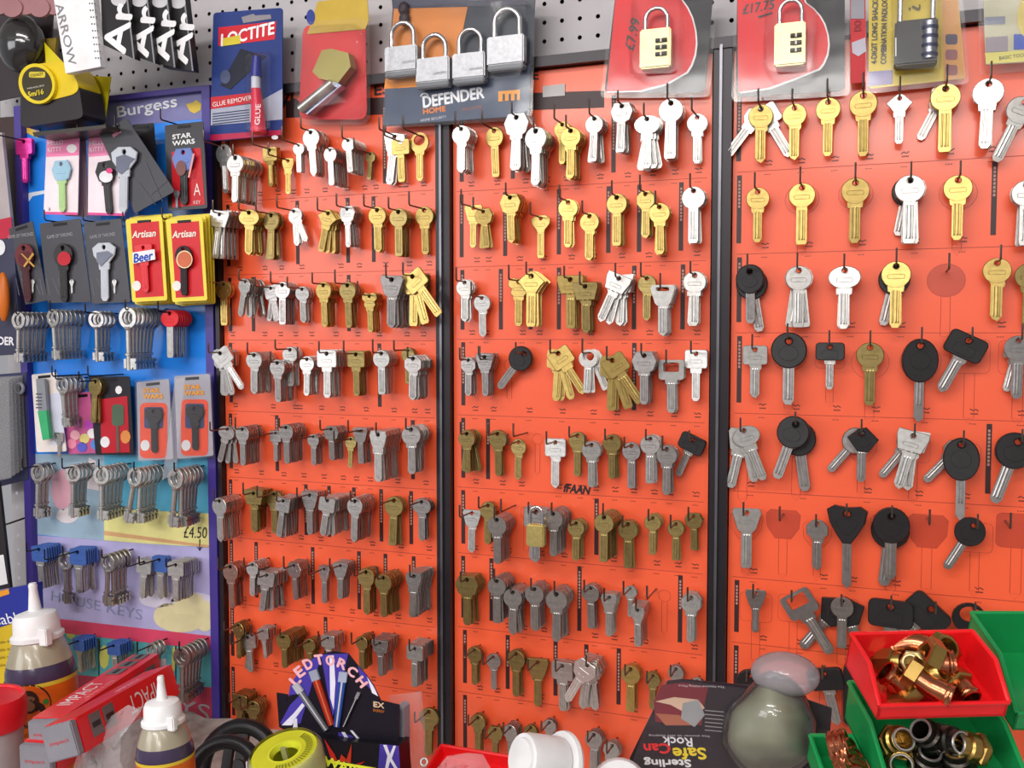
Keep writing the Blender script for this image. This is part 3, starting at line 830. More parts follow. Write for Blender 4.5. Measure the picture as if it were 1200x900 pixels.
r = card('carded_key', 'pink card behind the house-shaped pastel key, deeper copy to the right', 'carded key', [(76, 155), (100, 152), (103, 254), (76, 253)], .030, '#b8949c')
r = card('carded_key', 'pink and white carded key with pastel blue and lime house-shaped bow', 'carded key', [(55, 158), (93, 156), (91, 252), (51, 251)], .046, '#f3e4ea')
pr(r, [(55, 159), (93, 157), (92.5, 182), (54, 184)], .046, '#ee82b0'); text('HELLO\nKITTY', 65, 171, 18, 13, .0465, P('#fbeef4'), r); pr(r, ell(84, 174, 6, 5), .0463, '#f8f0f2', 'badge'); pr(r, [(51, 248), (91, 249), (91, 252), (51, 251)], .0462, '#e8559a')
keyon(r, 72, 190, 'h', 'P', 60, .0475, 0, P('#9fc6dc'), P('#b5d896')); text('A', 58, 245, 2.5, 4, .0465, INK, r)
r = card('carded_key', 'pink carded key with a black bow, half covered by tilted grey card', 'carded key', [(104, 156), (147, 152), (146, 253), (103, 252)], .040, '#f2e2ea')
pr(r, [(104, 157), (147, 153), (147, 180), (104, 184)], .040, '#ec86b2'); text('HELLO\nKITTY', 114, 171, 18, 13, .0405, P('#fbeef4'), r); pr(r, [(103, 249), (146, 250), (146, 253), (103, 252)], .0402, '#e8559a')
keyon(r, 123, 191, 'h', 'k', 62, .042, -5, KC['k'], KC['k']); pr(r, ell(124, 207, 8, 7, 14), .0462, '#eceaf0', 'plain_motif'); pr(r, ell(128, 200, 4, 3.2, 10), .0466, '#e04884', 'plain_motif')
r = card('carded_key', 'plain black card hanging behind the tilted grey key card', 'carded key', [(155, 146), (180, 144), (186, 225), (160, 230)], .026, '#201e22')
r = card('carded_key', 'red and black carded key lettered STAR WARS beside board edge', 'carded key', [(193, 147), (238, 142), (243, 244), (197, 247)], .036, '#3a383c')
pr(r, [(201, 178), (235, 173), (240, 240), (202, 243)], .036, '#c8222c'); text('STAR\nWARS', 215, 163, 26, 13, .0365, P('#ecebee'), r, rot=2, bold=.3)
keyon(r, 215, 176, 'h', 'B', 66, .0375, 0, P('#6f84c4'), KC['k']); pr(r, ell(212, 197, 6, 9, 14), .0412, '#7d5150', 'plain_motif'); pr(r, [(226, 180), (228, 180), (222, 208), (220, 208)], .0414, '#f2a0a0', 'plain_motif')
keyon(r, 207, 224, 'r', 'd', 20, .0372, 0, P('#8f9aa6')); text('A', 231, 222, 8, 14, .0368, P('#f3dcd8'), r); text('KEY', 231, 237, 8, 4, .0368, P('#f3dcd8'), r)
r = card('carded_key', 'tilted dark grey carded key with white bow and grey emblem', 'carded key', [(116, 157), (148, 138), (205, 224), (158, 250)], .052, '#3d3c42')
MB().px([(131, 158), (140, 152), (142, 155), (133, 161)], .0524, .0002).mk('hang_slot', P('#d98aa4'), r)
keyon(r, 146, 175, 'f', 's', 76, .0538, 3, P('#c3c8d2'))
pr(r, [(136, 184), (146, 181), (158, 186), (152, 192), (150, 198), (142, 204), (136, 200)], .0572, '#6c7084', 'grey_emblem')
for a, b_ in (((170, 190), (190, 236)), ((176, 228), (196, 212)), ((162, 214), (182, 240))): MB().px([a, (a[0]+1, a[1]), (b_[0]+.6, b_[1]), b_], .0525, .0001).mk('scratch_print', P('#5d5c64'), r)
for i, (q, lab, bc, tl) in enumerate((([(10, 268), (38, 259), (56, 352), (30, 357)], 'tilted grey carded key with dark red crest, leftmost of second row', '#5c1620', -4),
        ([(46, 262), (94, 256), (107, 354), (56, 355)], 'grey carded key with bright red crest on black key', '#c01c2c', 0), ([(98, 261), (142, 256), (153, 354), (108, 356)], 'grey carded key with white key and grey emblem', '#c3c8d2', 0))):
    d = .036+.005*i; r = card('carded_key', lab, 'carded key', q, d, '#47464c')
    cx = (q[0][0]+q[1][0])/2; text('GAME OF THRONES', cx, 276, 30, 4, d+.0003, P('#a9a8b0'), r, rot=5)
    bx_ = cx+(4, 4, 2)[i]; keyon(r, bx_, 288 if i < 2 else 287, ('r', 'r', 'f')[i], 'k', 68, d+.002, tl, (P('#6b2a30'), KC['k'], P('#c6cad4'))[i], (P('#4a2028'), KC['k'], P('#c6cad4'))[i])
    if i < 2: pr(r, ell(bx_+1, 303, 8, 8.5, 10), d+.0058, bc, 'crest'); 
    if i == 0: MB().px([(24, 297), (26, 297), (41, 312), (39, 313)], d+.0064, .0002).px([(38, 296), (40, 298), (29, 313), (27, 312)], d+.0064, .0002).mk('crest_mark', P('#c79a48'), r)
    if i == 2: pr(r, [(bx_-9, 296), (bx_+4, 294), (bx_+10, 298), (bx_+4, 304), (bx_-4, 312), (bx_-9, 306)], d+.0058, '#7a7e90', 'grey_emblem')
    for k in range(5):
        xx = q[0][0]+8+k*7; MB().px([(xx, 326), (xx+1, 326), (xx+5+k % 2*4, 346), (xx+4+k % 2*4, 346)], d+.0001, .0001).mk('scratch_print', P('#66656d'), r)
    keyon(r, cx+14, 328, 'r', 's', 16, d+.0005)
def art(x, word, wc, labs, big):
    for k in range(3, 0, -1):
        card('carded_key', labs[k], 'carded key', [(x-2+k*4, 256-k), (x+41+k*4, 253-k), (x+47+k*3, 353+k), (x+6+k*3, 356+k)], .050-.006*k, '#e8d23c')
    r = card('carded_key', labs[0], 'carded key', [(x-2, 257), (x+41, 254), (x+47, 352), (x+6, 354)], .052, '#ecd640')
    pr(r, [(x+4, 262), (x+37, 259), (x+43, 347), (x+10, 349)], .052, '#d3262e'); text('Artisan', x+20, 274, 27, 8, .0526, P('#f4ece0'), r, rot=2, shear=.2, bold=.25)
    pr(r, ell(x+11, 335, 5, 6, 12), .0526, '#eeeae6', 'round_badge')
    return r
A0 = ['red and yellow carded key, bow printed with the word Beer']+['yellow edged key card %s behind the Beer card' % w for w in ('first', 'second', 'third')]
A1 = ['red and yellow carded key with round picture bow']+['yellow edged key card %s behind the round picture card' % w for w in ('first', 'second', 'third')]
r = art(149, 'Beer', 0, A0, 0); keyon(r, 168, 288, 'q', 'R', 56, .054, -3, KC['R'], KC['R'])
pr(r, [(155, 296), (181, 292), (182, 304), (156, 309)], .0577, '#f0f0f4'); text('Beer', 168, 301, 22, 10, .058, P('#2848b8'), r, rot=8, shear=.2, bold=.4)
r = art(196, '', 0, A1, 0); keyon(r, 215, 290, 'r', 'k', 58, .054, 0, P('#2c2024'), P('#2c2024'))
pr(r, ell(216, 304, 9.5, 10.5, 20), .0577, '#f2dcb0', 'round_picture'); pr(r, ell(216, 304, 8.3, 9.2, 20), .058, '#cf6a44', 'round_picture')
# fourth row of cards
r = card('carded_key', 'white carded key shaped like green handled tool, bottom left of blue board', 'carded key', [(37, 439), (66, 436), (78, 529), (43, 530)], .022, '#e6dcd8')
pr(r, [(56, 462), (71, 460), (76, 520), (60, 522)], .022, '#d2d4e6'); keyon(r, 69, 508, 'q', 'd', 30, .0225)
MB().px([(42, 444), (52, 444), (55, 482), (45, 484)], .026, .004).mk('tool_blade', P('#8a8e96', .3), r)
for k in range(5): pr(r, [(42, 461+4*k), (49, 461+4*k), (49, 462.5+4*k), (42, 462.5+4*k)], .0301, '#50545c', 'stripe')
MB().px([(44, 482), (54, 481), (58, 514), (50, 516)], .028, .004).mk('tool_handle', P('#3fae74', .3), r)
r = card('carded_key', 'pink and purple picture key card beneath the grey mortice keys', 'carded key', [(72, 462), (116, 458), (120, 531), (80, 532)], .016, '#bf5a8e')
for x, y, c in ((88, 510, '#e6a8b4'), (99, 514, '#d9c77a'), (108, 508, '#e8e0e4'), (96, 524, '#5a5cc4'), (112, 521, '#4f8ad8'), (104, 498, '#b44ab0'), (84, 520, '#e88aa8')): pr(r, ell(x, y, 6, 6, 9), .0164, c, 'colour_patch')
r = card('carded_key', 'black and red key card with small lock badge, behind brass keys', 'carded key', [(104, 441), (152, 441), (157, 533), (112, 533)], .019, '#26242a')
pr(r, [(117, 468), (149, 464), (152, 530), (119, 531)], .019, '#b81c2c'); pr(r, ell(123, 518, 5.5, 6.5, 14), .0195, '#e8e6ea', 'round_badge'); pr(r, rr(131, 474, 145, 499, 4), .0195, '#4f6450', 'plain_motif'); pr(r, [(136, 499), (139, 499), (140, 530), (137, 530)], .0196, '#5b5a50', 'plain_motif')
pr(r, ell(139, 457, 4, 5, 8), .0194, '#eceaee', 'badge'); pr(r, ell(147, 512, 6, 8, 9), .0195, '#d98a4a', 'colour_patch')
for i, (q, lab, cx) in enumerate((([(160, 448), (198, 444), (203, 538), (162, 540)], 'silver and orange key card lettered STAR WARS, left one of pair', 180), ([(204, 441), (246, 438), (250, 534), (208, 538)], 'silver and orange key card lettered STAR WARS, nearest the board edge', 228))):
    r = card('carded_key', lab, 'carded key', q, .022, '#a9a7b4'); text('STAR\nWARS', cx-1, 461-4*i, 23, 12, .0226, P('#f0a024'), r, rot=3, bold=.5)
    pr(r, rr(cx-16, 472-4*i, cx+16, 537-3*i, 6), .022, '#f0502c'); pr(r, rr(cx-11, 477-4*i, cx+11, 502, 3), .0226, '#34406c'); keyon(r, cx, 480-3*i, 'f', 'k', 52, .0235, 0, KC['k'], KC['k']); pr(r, ell(cx-10, 522, 5.5, 6.5, 12), .0228, '#eeecee', 'round_badge')
    MB().px([(q[0][0]-2, q[0][1]-2), (q[1][0]+2, q[1][1]-2), (q[2][0]+2, q[2][1]+2), (q[3][0]-2, q[3][1]+2)], .034, .0004).mk('sleeve', film('thin_sleeve_%d' % i, haze=.01, gl=.2), r)
r = empty('plastic_sleeve', PIX(200, 560, .05), 'empty clear plastic sleeve hanging between the two silver orange cards', 'sleeve')
MB().px([(205, 445), (216, 442), (206, 556), (190, 562)], .048, .0006).mk('film', film('clear_sleeve', haze=.12), r)
# ---------------------------------------------------------------- packs hanging above
def pack(nm, label, cat, q, d, color, th=.0012, r=.06): return card(nm, label, cat, q, d, color, th, None, r, False)
def blister(root, q, d, h, inset=.10, r=.2, m=None):
    o = rrq(q, r, 4); c = sum((Vector(p) for p in o), Vector((0, 0)))/len(o); sc = 1-inset
    mid = [tuple(c+(Vector(p)-c)*(1-inset*.35)) for p in o]; top = [tuple(c+(Vector(p)-c)*sc) for p in o]; n = len(o)
    A = [PIX(x, y, d) for x, y in o]; B = [PIX(x, y, d+h*.8) for x, y in mid]; C = [PIX(x, y, d+h) for x, y in top]
    return MB().add(A+B+C, [(i, (i+1) % n, (i+1) % n+n, i+n) for i in range(n)]+[(i+n, (i+1) % n+n, (i+1) % n+2*n, i+2*n) for i in range(n)]+[tuple(range(2*n, 3*n))]).mk('blister', m or CLR, root, smooth=True)
def gpx(root, name, pts, d, th, m): return MB().px(pts, d, th).mk(name, m, root)
# glue remover
r = pack('glue_pack', 'blue carded glue remover pack with red and white tube', 'blister pack', [(250, 15), (331, 9), (331, 158), (246, 166)], .020, '#24397c', r=.05)
pr(r, [(256, 32), (324, 25), (322, 46), (256, 54)], .020, '#d22030'); text('LOCTITE', 290, 40, 62, 14, .0206, P('#f4f2f4'), r, rot=6, shear=.15, bold=.5)
MB().px([(261, 45), (281, 41), (282, 51), (261, 54)], .0207, .0002).mk('price_sticker', P('#d8c43a'), r)
pr(r, [(283, 20), (297, 16), (299, 18), (317, 17), (318, 22), (285, 27)], .0203, '#8f8a90', 'hang_slot')
pr(r, [(282, 57), (312, 66), (270, 105), (258, 100)], .0203, '#16182c', 'photo_patch'); pr(r, ell(264, 90, 6, 8), .0205, '#4c5474', 'photo_patch')
pr(r, [(247, 114), (300, 108), (300, 120), (247, 128)], .0203, '#c8202c'); text('GLUE REMOVER', 272, 118.5, 46, 5.5, .0208, P('#f4eeee'), r, rot=5)
pr(r, [(247, 128), (300, 121), (331, 104), (331, 140), (247, 147)], .0202, '#a9adc0', 'pale_band')
for k in range(5): pr(r, [(249, 147+3*k-14), (292, 142+3*k-14), (292, 143.2+3*k-14), (249, 148.2+3*k-14)], .0206, '#3c4468', 'small_print')
pr(r, [(246, 158), (331, 152), (331, 158), (246, 165)], .0203, '#b8244c', 'stripe'); pr(r, ell(322, 161, 4, 2.5, 12), .0207, '#eceaf0', 'emblem')
tp = PIX(302, 70, .034); bt = PIX(303, 157, .034)
MB().tube([PIX(303, 156, .032), PIX(302, 130, .032), PIX(300, 104, .032)], .006, 12, rs=[.0085, .007, .005]).mk('glue_tube', P('#dc2c4c', .3), r, smooth=True)
MB().tube([PIX(300, 104, .032), PIX(300, 90, .032)], .005, 12).mk('tube_neck', P('#c9ccd8', .3), r, smooth=True); MB().tube([PIX(300, 90, .032), PIX(301, 66, .032)], .0056, 12, rs=[.0062, .0045]).mk('tube_cap', P('#28308c', .3), r, smooth=True)
text('GLUE', 302, 134, 24, 6, .041, P('#f4eef2'), r, rot=86); blister(r, [(287, 62), (318, 60), (318, 156), (287, 158)], .021, .020)
# lock cylinder blister
r = pack('lock_cylinder_pack', 'red carded blister pack holding brass and steel lock cylinder', 'blister pack', [(355, 30), (428, 24), (430, 140), (350, 140)], .016, '#d8282c', r=.14)
gpx(r, 'top_card', [(366, 22), (372, 2), (430, -6), (432, 24), (428, 34), (360, 40)], .0162, .0008, P('#c9a83c', .35)); pr(r, ell(364, 20, 5, 9), .0172, '#2c3c90', 'badge')
gpx(r, 'lock_body', [(377, 59), (388, 57), (408, 62), (411, 78), (396, 97), (374, 92), (366, 84)], .022, .012, mat('aged_brass_b', '#8f8550', .35, metal=.7))
gpx(r, 'steel_sleeve', [(348, 126), (385, 94), (395, 97), (400, 100), (360, 134)], .024, .010, mat('blued_steel', '#a9aec6', .25, metal=.8))
MB().tube([PIX(352, 128, .036), PIX(390, 97, .036)], .005, 14).mk('barrel', KC['s'], r, smooth=True)
blister(r, [(352, 30), (428, 26), (428, 128), (346, 140)], .019, .024, .2, .3); gpx(r, 'flange', rrq([(347, 26), (433, 20), (434, 146), (344, 146)], .15), .0175, .0004, CLR)
# padlock set
LASTB = [None]
def padlock(root, px, py, w, h, shw, shh, d, bm, lean=0, dk=None, thick=.011):
    p = PIX(px, py, d); s = SX(px, py, d); z = SZ(px, py, d); W, H = w*s/2, h*z/2; M = Matrix.Translation(p) @ Matrix.Rotation(R(lean), 4, 'Y')
    bd = MB().box((0, 0, 0), (W, thick/2, H), M, bev=.0014).mk('padlock_body', bm, root, smooth=True); LASTB[0] = bd
    sw, sh_ = shw*s/2, shh*z; r_ = .0024*W/.018
    path = [(-sw, 0, H*.6), (-sw, 0, H+sh_-sw)]+[(sw*math.cos(R(180-15*k)), 0, H+sh_-sw+sw*math.sin(R(15*k))) for k in range(1, 12)]+[(sw, 0, H+sh_-sw), (sw, 0, H*.6)]
    MB().tube(path, max(.0016, r_), 10, M).mk('shackle', mat('chromed_steel', '#dcdcdf', .15, metal=1, var=.03), root, smooth=True); return M, W, H
r = pack('padlock_set', 'dark blue and orange pack of four silver padlocks lettered DEFENDER', 'padlock pack', [(462, -12), (628, -16), (620, 136), (449, 148)], .018, '#26303f', r=.03)
pr(r, [(462, 8), (548, 8), (530, 95), (452, 100)], .0182, '#e08422', 'orange_print'); pr(r, [(452, 92), (490, 90), (488, 103), (450, 105)], .0184, '#f29422', 'orange_print'); pr(r, [(458, -10), (620, -10), (620, 6), (460, 10)], .0185, '#2a2c48')
pr(r, [(451, 104), (488, 102), (490, 92), (570, 90), (621, 75), (620, 135), (450, 147)], .0186, '#46536c', 'slate_print')
text('DEFENDER', 531, 114, 71, 13, .019, P('#f2f2f6'), r, rot=4, bold=.6); text('HOME', 509, 129, 26, 6, .019, P('#e8843c'), r, rot=3, bold=.4); text('security', 553, 127, 24, 6, .019, P('#a8664a'), r, rot=3); text('HOME SECURITY', 508, 139, 30, 3, .019, P('#d8d8e0'), r, rot=4)
pr(r, [(584, 107), (609, 105), (609, 117), (584, 119)], .019, '#ee9a1c', 'emblem')
for x in (589, 596, 603): pr(r, [(x, 110), (x+2.6, 110), (x+2.6, 118), (x, 118)], .0193, '#46536c', 'emblem_gap')
MB().tube([(PIX(497.5, 113, .0192))+Vector((.004*math.cos(R(a)), 0, .003*math.sin(R(a)))) for a in range(180, -10, -20)], .0008, 6).mk('emblem', P('#f2f2f6'), r)
alu = mat('brushed_aluminium', '#a6a6aa', .42, metal=.85, bump=.2, scale=300)
for x, y, w, h in ((472, 70, 38, 30), (509, 83, 39, 29), (551, 78, 38, 30), (594, 60, 43, 34)):
    M_, W_, H_ = padlock(r, x, y, w, h, w*.68, h*.95, .028, alu)
    MB().box((0, 0, -H_-.0022), (W_*.97, .0052, .0026), M_, bev=.001).mk('bumper', P('#7d8086', .4), LASTB[0])
    if x < 590: text('DEFENDER', x+6, y+2, w*.42, 2.6, .0345, P('#8e8e94'), r, rot=2)
for x, y in ((473, 10), (474, 22)): MB().sphere(PIX(x, y, .022), (.006, .004, .007)).mk('spare_key_head', P('#3b3038'), r, smooth=True)
blister(r, [(458, 10), (618, -4), (614, 92), (452, 100)], .0195, .022, .05, .08); gpx(r, 'flange', rrq([(458, -12), (628, -18), (624, 140), (447, 151)], .05), .0195, .0004, CLR)
# red oval combination padlocks
def combo(q, bx, by, bw, bh, price, px_, py_, prot, oval, lab, tcut, d=.016):
    r = pack('combination_padlock_pack', lab, 'padlock pack', q, d, '#17141e', r=.05)
    gpx(r, 'red_oval', oval, d+.0003, .0003, P('#e21822', .5)); 
    M_, W_, H_ = padlock(r, bx, by, bw, bh, bw*.72, bh*.55, d+.012, mat('satin_brass', '#c4b384', .36, metal=.8, bump=.2, scale=300))
    for k in (-1, 0, 1):
        MB().tube([(W_*.05, -.0062, k*H_*.34-.0), (W_*.78, -.0062, k*H_*.34)], .0019, 10, M_).mk('dial', P('#2a2422', .3), LASTB[0], smooth=True); MB().box((W_*.42, -.0083, k*H_*.34), (.0007, .0004, .0019), M_).mk('dial_mark', P('#e6dcc0'), LASTB[0])
    text(price, px_, py_, 36 if prot else 38, 11, d+.0009, INK, r, rot=prot, shear=.15, name='handwriting', bold=.3)
    blister(r, [(bx-bw*.8, -10), (bx+bw*.9, -10), (bx+bw*.8, by+bh*.75), (bx-bw*.9, by+bh*.75)], d+.001, .022, .12, .25)
    gpx(r, 'flange', rrq([(q[0][0]-3, q[0][1]), (q[1][0]+5, q[1][1]), (q[2][0]+6, q[2][1]+6), (q[3][0]-5, q[3][1]+6)], .06), d+.0015, .0006, CLR); return r
ov = [(722, -10), (780, -10)]+[(775+40*math.cos(t)+6*math.sin(t), 40+56*math.sin(t)) for t in [R(a) for a in (-62, -48, -34, -20, -5, 10, 25, 40, 52)]]+[(780, 98), (750, 106), (711, 107)]
wv = lambda o: [(x+(2.0 if x > 730 else 0), y+(1.6 if y > 30 else 0)) for x, y in o]
r = combo([(722, -14), (836, -14), (826, 108), (708, 109)], 769, 58, 36, 46, '£7.99', 741, 40, 78, ov, 'red oval card with brass combination padlock, handwritten £7.99 in black', 0)
gpx(r, 'white_rim', wv(ov), .0161, .0002, P('#f0ecf0'))
ov2 = [(864, -10), (938, -10)]+[(930+40*math.cos(t)+6*math.sin(t), 44+46*math.sin(t)) for t in [R(a) for a in (-62, -48, -34, -20, -5, 10, 25, 40, 52)]]+[(930, 92), (900, 103), (865, 108)]
r = combo([(864, -14), (990, -14), (990, 106), (862, 114)], 926, 53, 36, 50, '£17.75', 889, 8, 4, ov2, 'red oval card with brass combination padlock, handwritten price along its top', 0)
gpx(r, 'white_rim', wv(ov2), .0161, .0002, P('#f0ecf0')); pr(r, [(888, 19), (905, 14), (905, 16), (889, 21)], .017, '#1c1618', 'underline')
rm = ROOTS['R']; gpx(rm, 'hanging_remote_print', rr(986, 782, 1018, 852, 8), 0.0001, .0002, ORD)
rk = empty('remote_key', PIX(1002, 850, .012), 'large black remote car key fob hanging left of the red bin', 'key'); gpx(rk, 'fob_case', rr(988, 779, 1017, 850, 8, 5), .008, .010, KC['k']); gpx(rk, 'fob_button', rr(995, 800, 1010, 812, 4), .018, .001, P('#3c363a', .5)); gpx(rk, 'fob_button', rr(995, 818, 1010, 830, 4), .018, .001, P('#3c363a', .5))
gpx(ROOTS['M'], 'foil_sticker', [(636, 101), (662, 98), (662, 112), (636, 114)], .0009, .0002, P('#b9b4b4', .3))
# narrow red strip pack
r = pack('key_blank_strip', 'narrow red and silver clear pack between oval card and yellow card', 'blister pack', [(996, -12), (1014, -12), (1016, 96), (997, 98)], .014, '#c42c34'); pr(r, [(997, -10), (1013, -10), (1013, 22), (997, 22)], .0143, '#8e8a96', 'grey_print'); text('DO', 1005, 30, 12, 8, .0145, P('#8c1420'), r, rot=90, bold=.4); pr(r, [(998, 50), (1014, 44), (1015, 60), (1006, 66), (999, 62)], .0143, '#b9b4c4', 'grey_print')
# yellow long shackle padlock card
r = pack('combination_padlock_pack', 'yellow card with black four digit long shackle combination padlock', 'padlock pack', [(1018, -14), (1122, -14), (1131, 92), (1018, 104)], .018, '#d6bc34', r=.03)
pr(r, [(1103, -12), (1122, -12), (1130, 91), (1106, 95)], .0182, '#c88a3c', 'orange_print'); pr(r, [(1018, 84), (1046, 82), (1046, 98), (1018, 101)], .0184, '#7a6ea0', 'lilac_print')
text('4-DIGIT LONG SHACKLE', 1025, 34, 82, 6.5, .0187, INK, r, rot=90, bold=.2); text('COMBINATION PADLOCK', 1036, 34, 82, 6.5, .0187, INK, r, rot=90, bold=.2)
M_, W_, H_ = padlock(r, 1073, 52, 50, 52, 38, 66, .030, P('#242025', .3), thick=.018)
MB().tube([(W_*.62, -.006, -H_*.8), (W_*.62, -.006, H_*.85)], .0058, 16, M_).mk('dial_barrel', mat('dial_chrome', '#8c8e9c', .25, metal=.9), LASTB[0], smooth=True)
for k in range(4): MB().tube([(W_*.62, -.006, -H_*.62+k*H_*.4-.0012), (W_*.62, -.006, -H_*.62+k*H_*.4+.0012)], .0068, 16, M_).mk('dial', P('#232a4c', .25), LASTB[0], smooth=True)
pr(r, [(1049, 44), (1050.5, 44), (1050.5, 66), (1049, 66)], .0401, '#e8e8ec', 'white_print')
for k, y in enumerate((46, 64, 82)): gpx(r, 'icon_box', rr(1108, y-6, 1122, y+6, 3), .0186, .0002, P('#8a4c50' if k else '#3c3050'))
text('?', 1072, 10, 8, 14, .0187, P('#5c4c20'), r, rot=-80); gpx(r, 'flange', rrq([(1014, -14), (1128, -14), (1136, 98), (1014, 110)], .06), .0195, .0005, CLR)
blister(r, [(1044, -14), (1102, -14), (1104, 86), (1044, 86)], .0195, .026, .1, .2)
# right-most card
r = pack('hardware_pack', 'grey and yellow hardware pack at the top right corner', 'blister pack', [(1152, -14), (1216, -14), (1216, 72), (1155, 76)], .018, '#b9b59a', r=.04)
pr(r, [(1154, 62), (1216, 58), (1216, 71), (1156, 75)], .0183, '#d6cc6a', 'yellow_print'); text('BASIC TOOLS', 1188, 66, 34, 4, .0187, INK, r, rot=3); pr(r, [(1154, 20), (1178, 19), (1178, 28), (1154, 29)], .0183, '#74788c', 'photo_patch'); pr(r, [(1155, 44), (1181, 42), (1181, 60), (1155, 61)], .0183, '#8f858e', 'photo_patch'); pr(r, [(1188, 40), (1216, 40), (1216, 57), (1188, 58)], .0183, '#2c4cae', 'blue_print'); pr(r, ell(1204, 20, 12, 24), .0186, '#c8b45a', 'gold_patch')
gpx(r, 'flange', rrq([(1146, -14), (1220, -14), (1220, 82), (1148, 88)], .06), .0195, .0005, CLR)
# brass padlock on middle board
pp = PIX(628, 622, .046); r = empty('padlock', pp, 'small brass padlock hung on a key hook of the middle board', 'padlock')
padlock(r, 628.5, 627, 21, 26, 14, 20, .050, mat('lacquered_brass', '#d8c27a', .3, metal=.75, bump=.2, scale=300), thick=.009)
# ---------------------------------------------------------------- stationery boxes with AR lettering, tape measure
def hangbox(q, d0, d1, nm, lab, front, side):
    b = [PIX(x, y, d1) for x, y in q]; c = sum(b, Vector())/4; r = empty(nm, (c.x, -d0, min(v.z for v in b)), lab, 'box', None)
    MB().prism(b, [v+Vector((0, d1-d0, 0)) for v in b]).mk('carton', side, r); return r
for k in range(3, -1, -1):
    x = 26*k if k < 3 else 75; d = .075-.008*k; W_ = ['leftmost', 'second', 'third', 'rightmost'][k]
    q = [(118+x*.95, -12+k*2), (148+x*.9, -12+k*2), (157+x*.92, 69+k*5-(k == 3)*1), (120+x*.95, 52+k*9)]
    r = hangbox(q, d-.010, d, 'staple_box', '%s black box with white AR lettering hanging at top left' % W_, None, P('#262326', .35))
    text('Ar', (q[0][0]+q[2][0])/2+(1 if k == 0 else 5), 33+4*k, 58, 23 if k else 26, d+.0003, P('#eeedf0'), r, rot=78, bold=1.2); MB().px([(q[1][0]-1, q[1][1]), (q[1][0]+.6, q[1][1]), (q[2][0]+.6, q[2][1]), (q[2][0]-1, q[2][1])], d, .0004).mk('carton_edge', P('#8d8b92', .3), r); pr(r, ell((q[0][0]+q[1][0])/2+6, 0+k, 9, 7), d+.0002, '#c9c7cc', 'print')
r = hangbox([(61, -14), (108, -14), (118, 78), (77, 86)], .075, .083, 'white_label_box', 'white printed box beside the black AR lettered boxes', None, P('#f4f3f5', .4))
text('ARROW', 77, 40, 76, 9, .0834, P('#8c8890'), r, rot=-79)
for k in range(20):
    for j in range(3): pr(r, ell(104+j*3+k*.45, -4+k*4, .9, 1.1, 6), .0831, '#6c6870', 'perforation') if k % 2 == 0 else None
# tape measure
r = empty('tape_measure', PIX(70, 150, .05), 'yellow and black tape measure on hanging yellow card', 'tape measure')
gpx(r, 'yellow_card', [(88, 88), (130, 90), (122, 148), (60, 158), (52, 50)], .030, .001, P('#d8c81c', .35))
gpx(r, 'lower_case', rrq([(24, 108), (92, 98), (98, 138), (24, 150)], .18, 4), .036, .034, P('#2c2628', .35))
gpx(r, 'upper_case', rrq([(24, 78), (78, 70), (96, 108), (34, 124)], .35, 5), .038, .033, P('#e2c41e', .3))
gpx(r, 'dial_rim', ell(43, 98, 21, 24, 32, 20), .0712, .004, P('#e6cc24', .3)); gpx(r, 'dial_face', ell(43, 98, 17, 20, 32, 20), .0754, .0006, P('#3a3420', .3))
pr(r, rr(34, 84, 53, 91, 2), .0762, '#d8c438'); text('STANLEY', 43, 87.5, 15, 3.6, .0766, INK, r, rot=5); text('5m/16', 42, 109, 18, 6, .0766, P('#d8c438'), r, rot=5, bold=.3); text('MEASURE', 42, 102, 20, 2, .0766, P('#cfcabc'), r, rot=5)
gpx(r, 'clear_tray', [(38, 155), (124, 146), (124, 150), (40, 160)], .034, .040, P('#3c3630', .3))
r = empty('sanding_helmet_pack', PIX(30, 80, .03), 'dark glossy domed pack at top left corner', 'pack')
MB().sphere(PIX(26, 52, .035), (.030, .022, .034), n=28).mk('dome', mat('black_gloss', '#2c2a2c', .12, coat=.6), r, smooth=True)
gpx(r, 'backing_card', [(-10, 10), (62, 8), (58, 105), (-10, 120)], .012, .002, P('#3a3236', .5)); gpx(r, 'bronze_strip', [(46, 46), (66, 44), (62, 84), (48, 86)], .020, .004, P('#8a742c', .4))
r = empty('pink_scalloped_cloth', PIX(26, 5, .05), 'dusty pink scalloped edge hanging at the top left', 'cloth')
m_ = MB()
for k in range(5): m_.px(ell(-2+16*k, 6+k % 2*3, 12, 11, 16), .052+.002*(k % 2), .004)
m_.mk('scallop', P('#a4767a', .7), r, kind='stuff')
# left edge packs
def q4(nm, lab, q, d, col, th=.004, cat='pack', cm=None):
    r = empty(nm, PIX((q[2][0]+q[3][0])/2, q[2][1], d), lab, cat); gpx(r, 'backing_card', q, d, th, cm or P(col, .35)); return r
MB().px([(-30, 140), (22, 136), (26, 345), (-30, 345)], .002, .004).mk('wooden_post', mat('dark_wood', '#3c2826', .6), None, label='dark wooden post behind packs at left edge', cat='post')
r = q4('hanging_pack', 'grey and pink pack at left edge above the orange one', [(-20, 160), (2, 155), (14, 270), (-20, 300)], .03, '#b4a8aa'); pr(r, [(-20, 262), (13, 254), (15, 278), (-20, 284)], .0345, '#c02440')
r = q4('hanging_pack', 'navy pack with orange object at left edge, lettered DER', [(-20, 280), (16, 280), (24, 415), (-20, 418)], .032, '#3c3c54')
text('DEFENDER', -8, 399, 48, 9, .0368, P('#e8e6ee'), r, rot=-2, bold=.4); MB().sphere(PIX(4, 348, .046), (.0085, .006, .030)).mk('orange_handle', P('#cf6c22', .35), r, smooth=True); pr(r, ell(0, 290, 6, 9), .0365, '#e6e6ea')
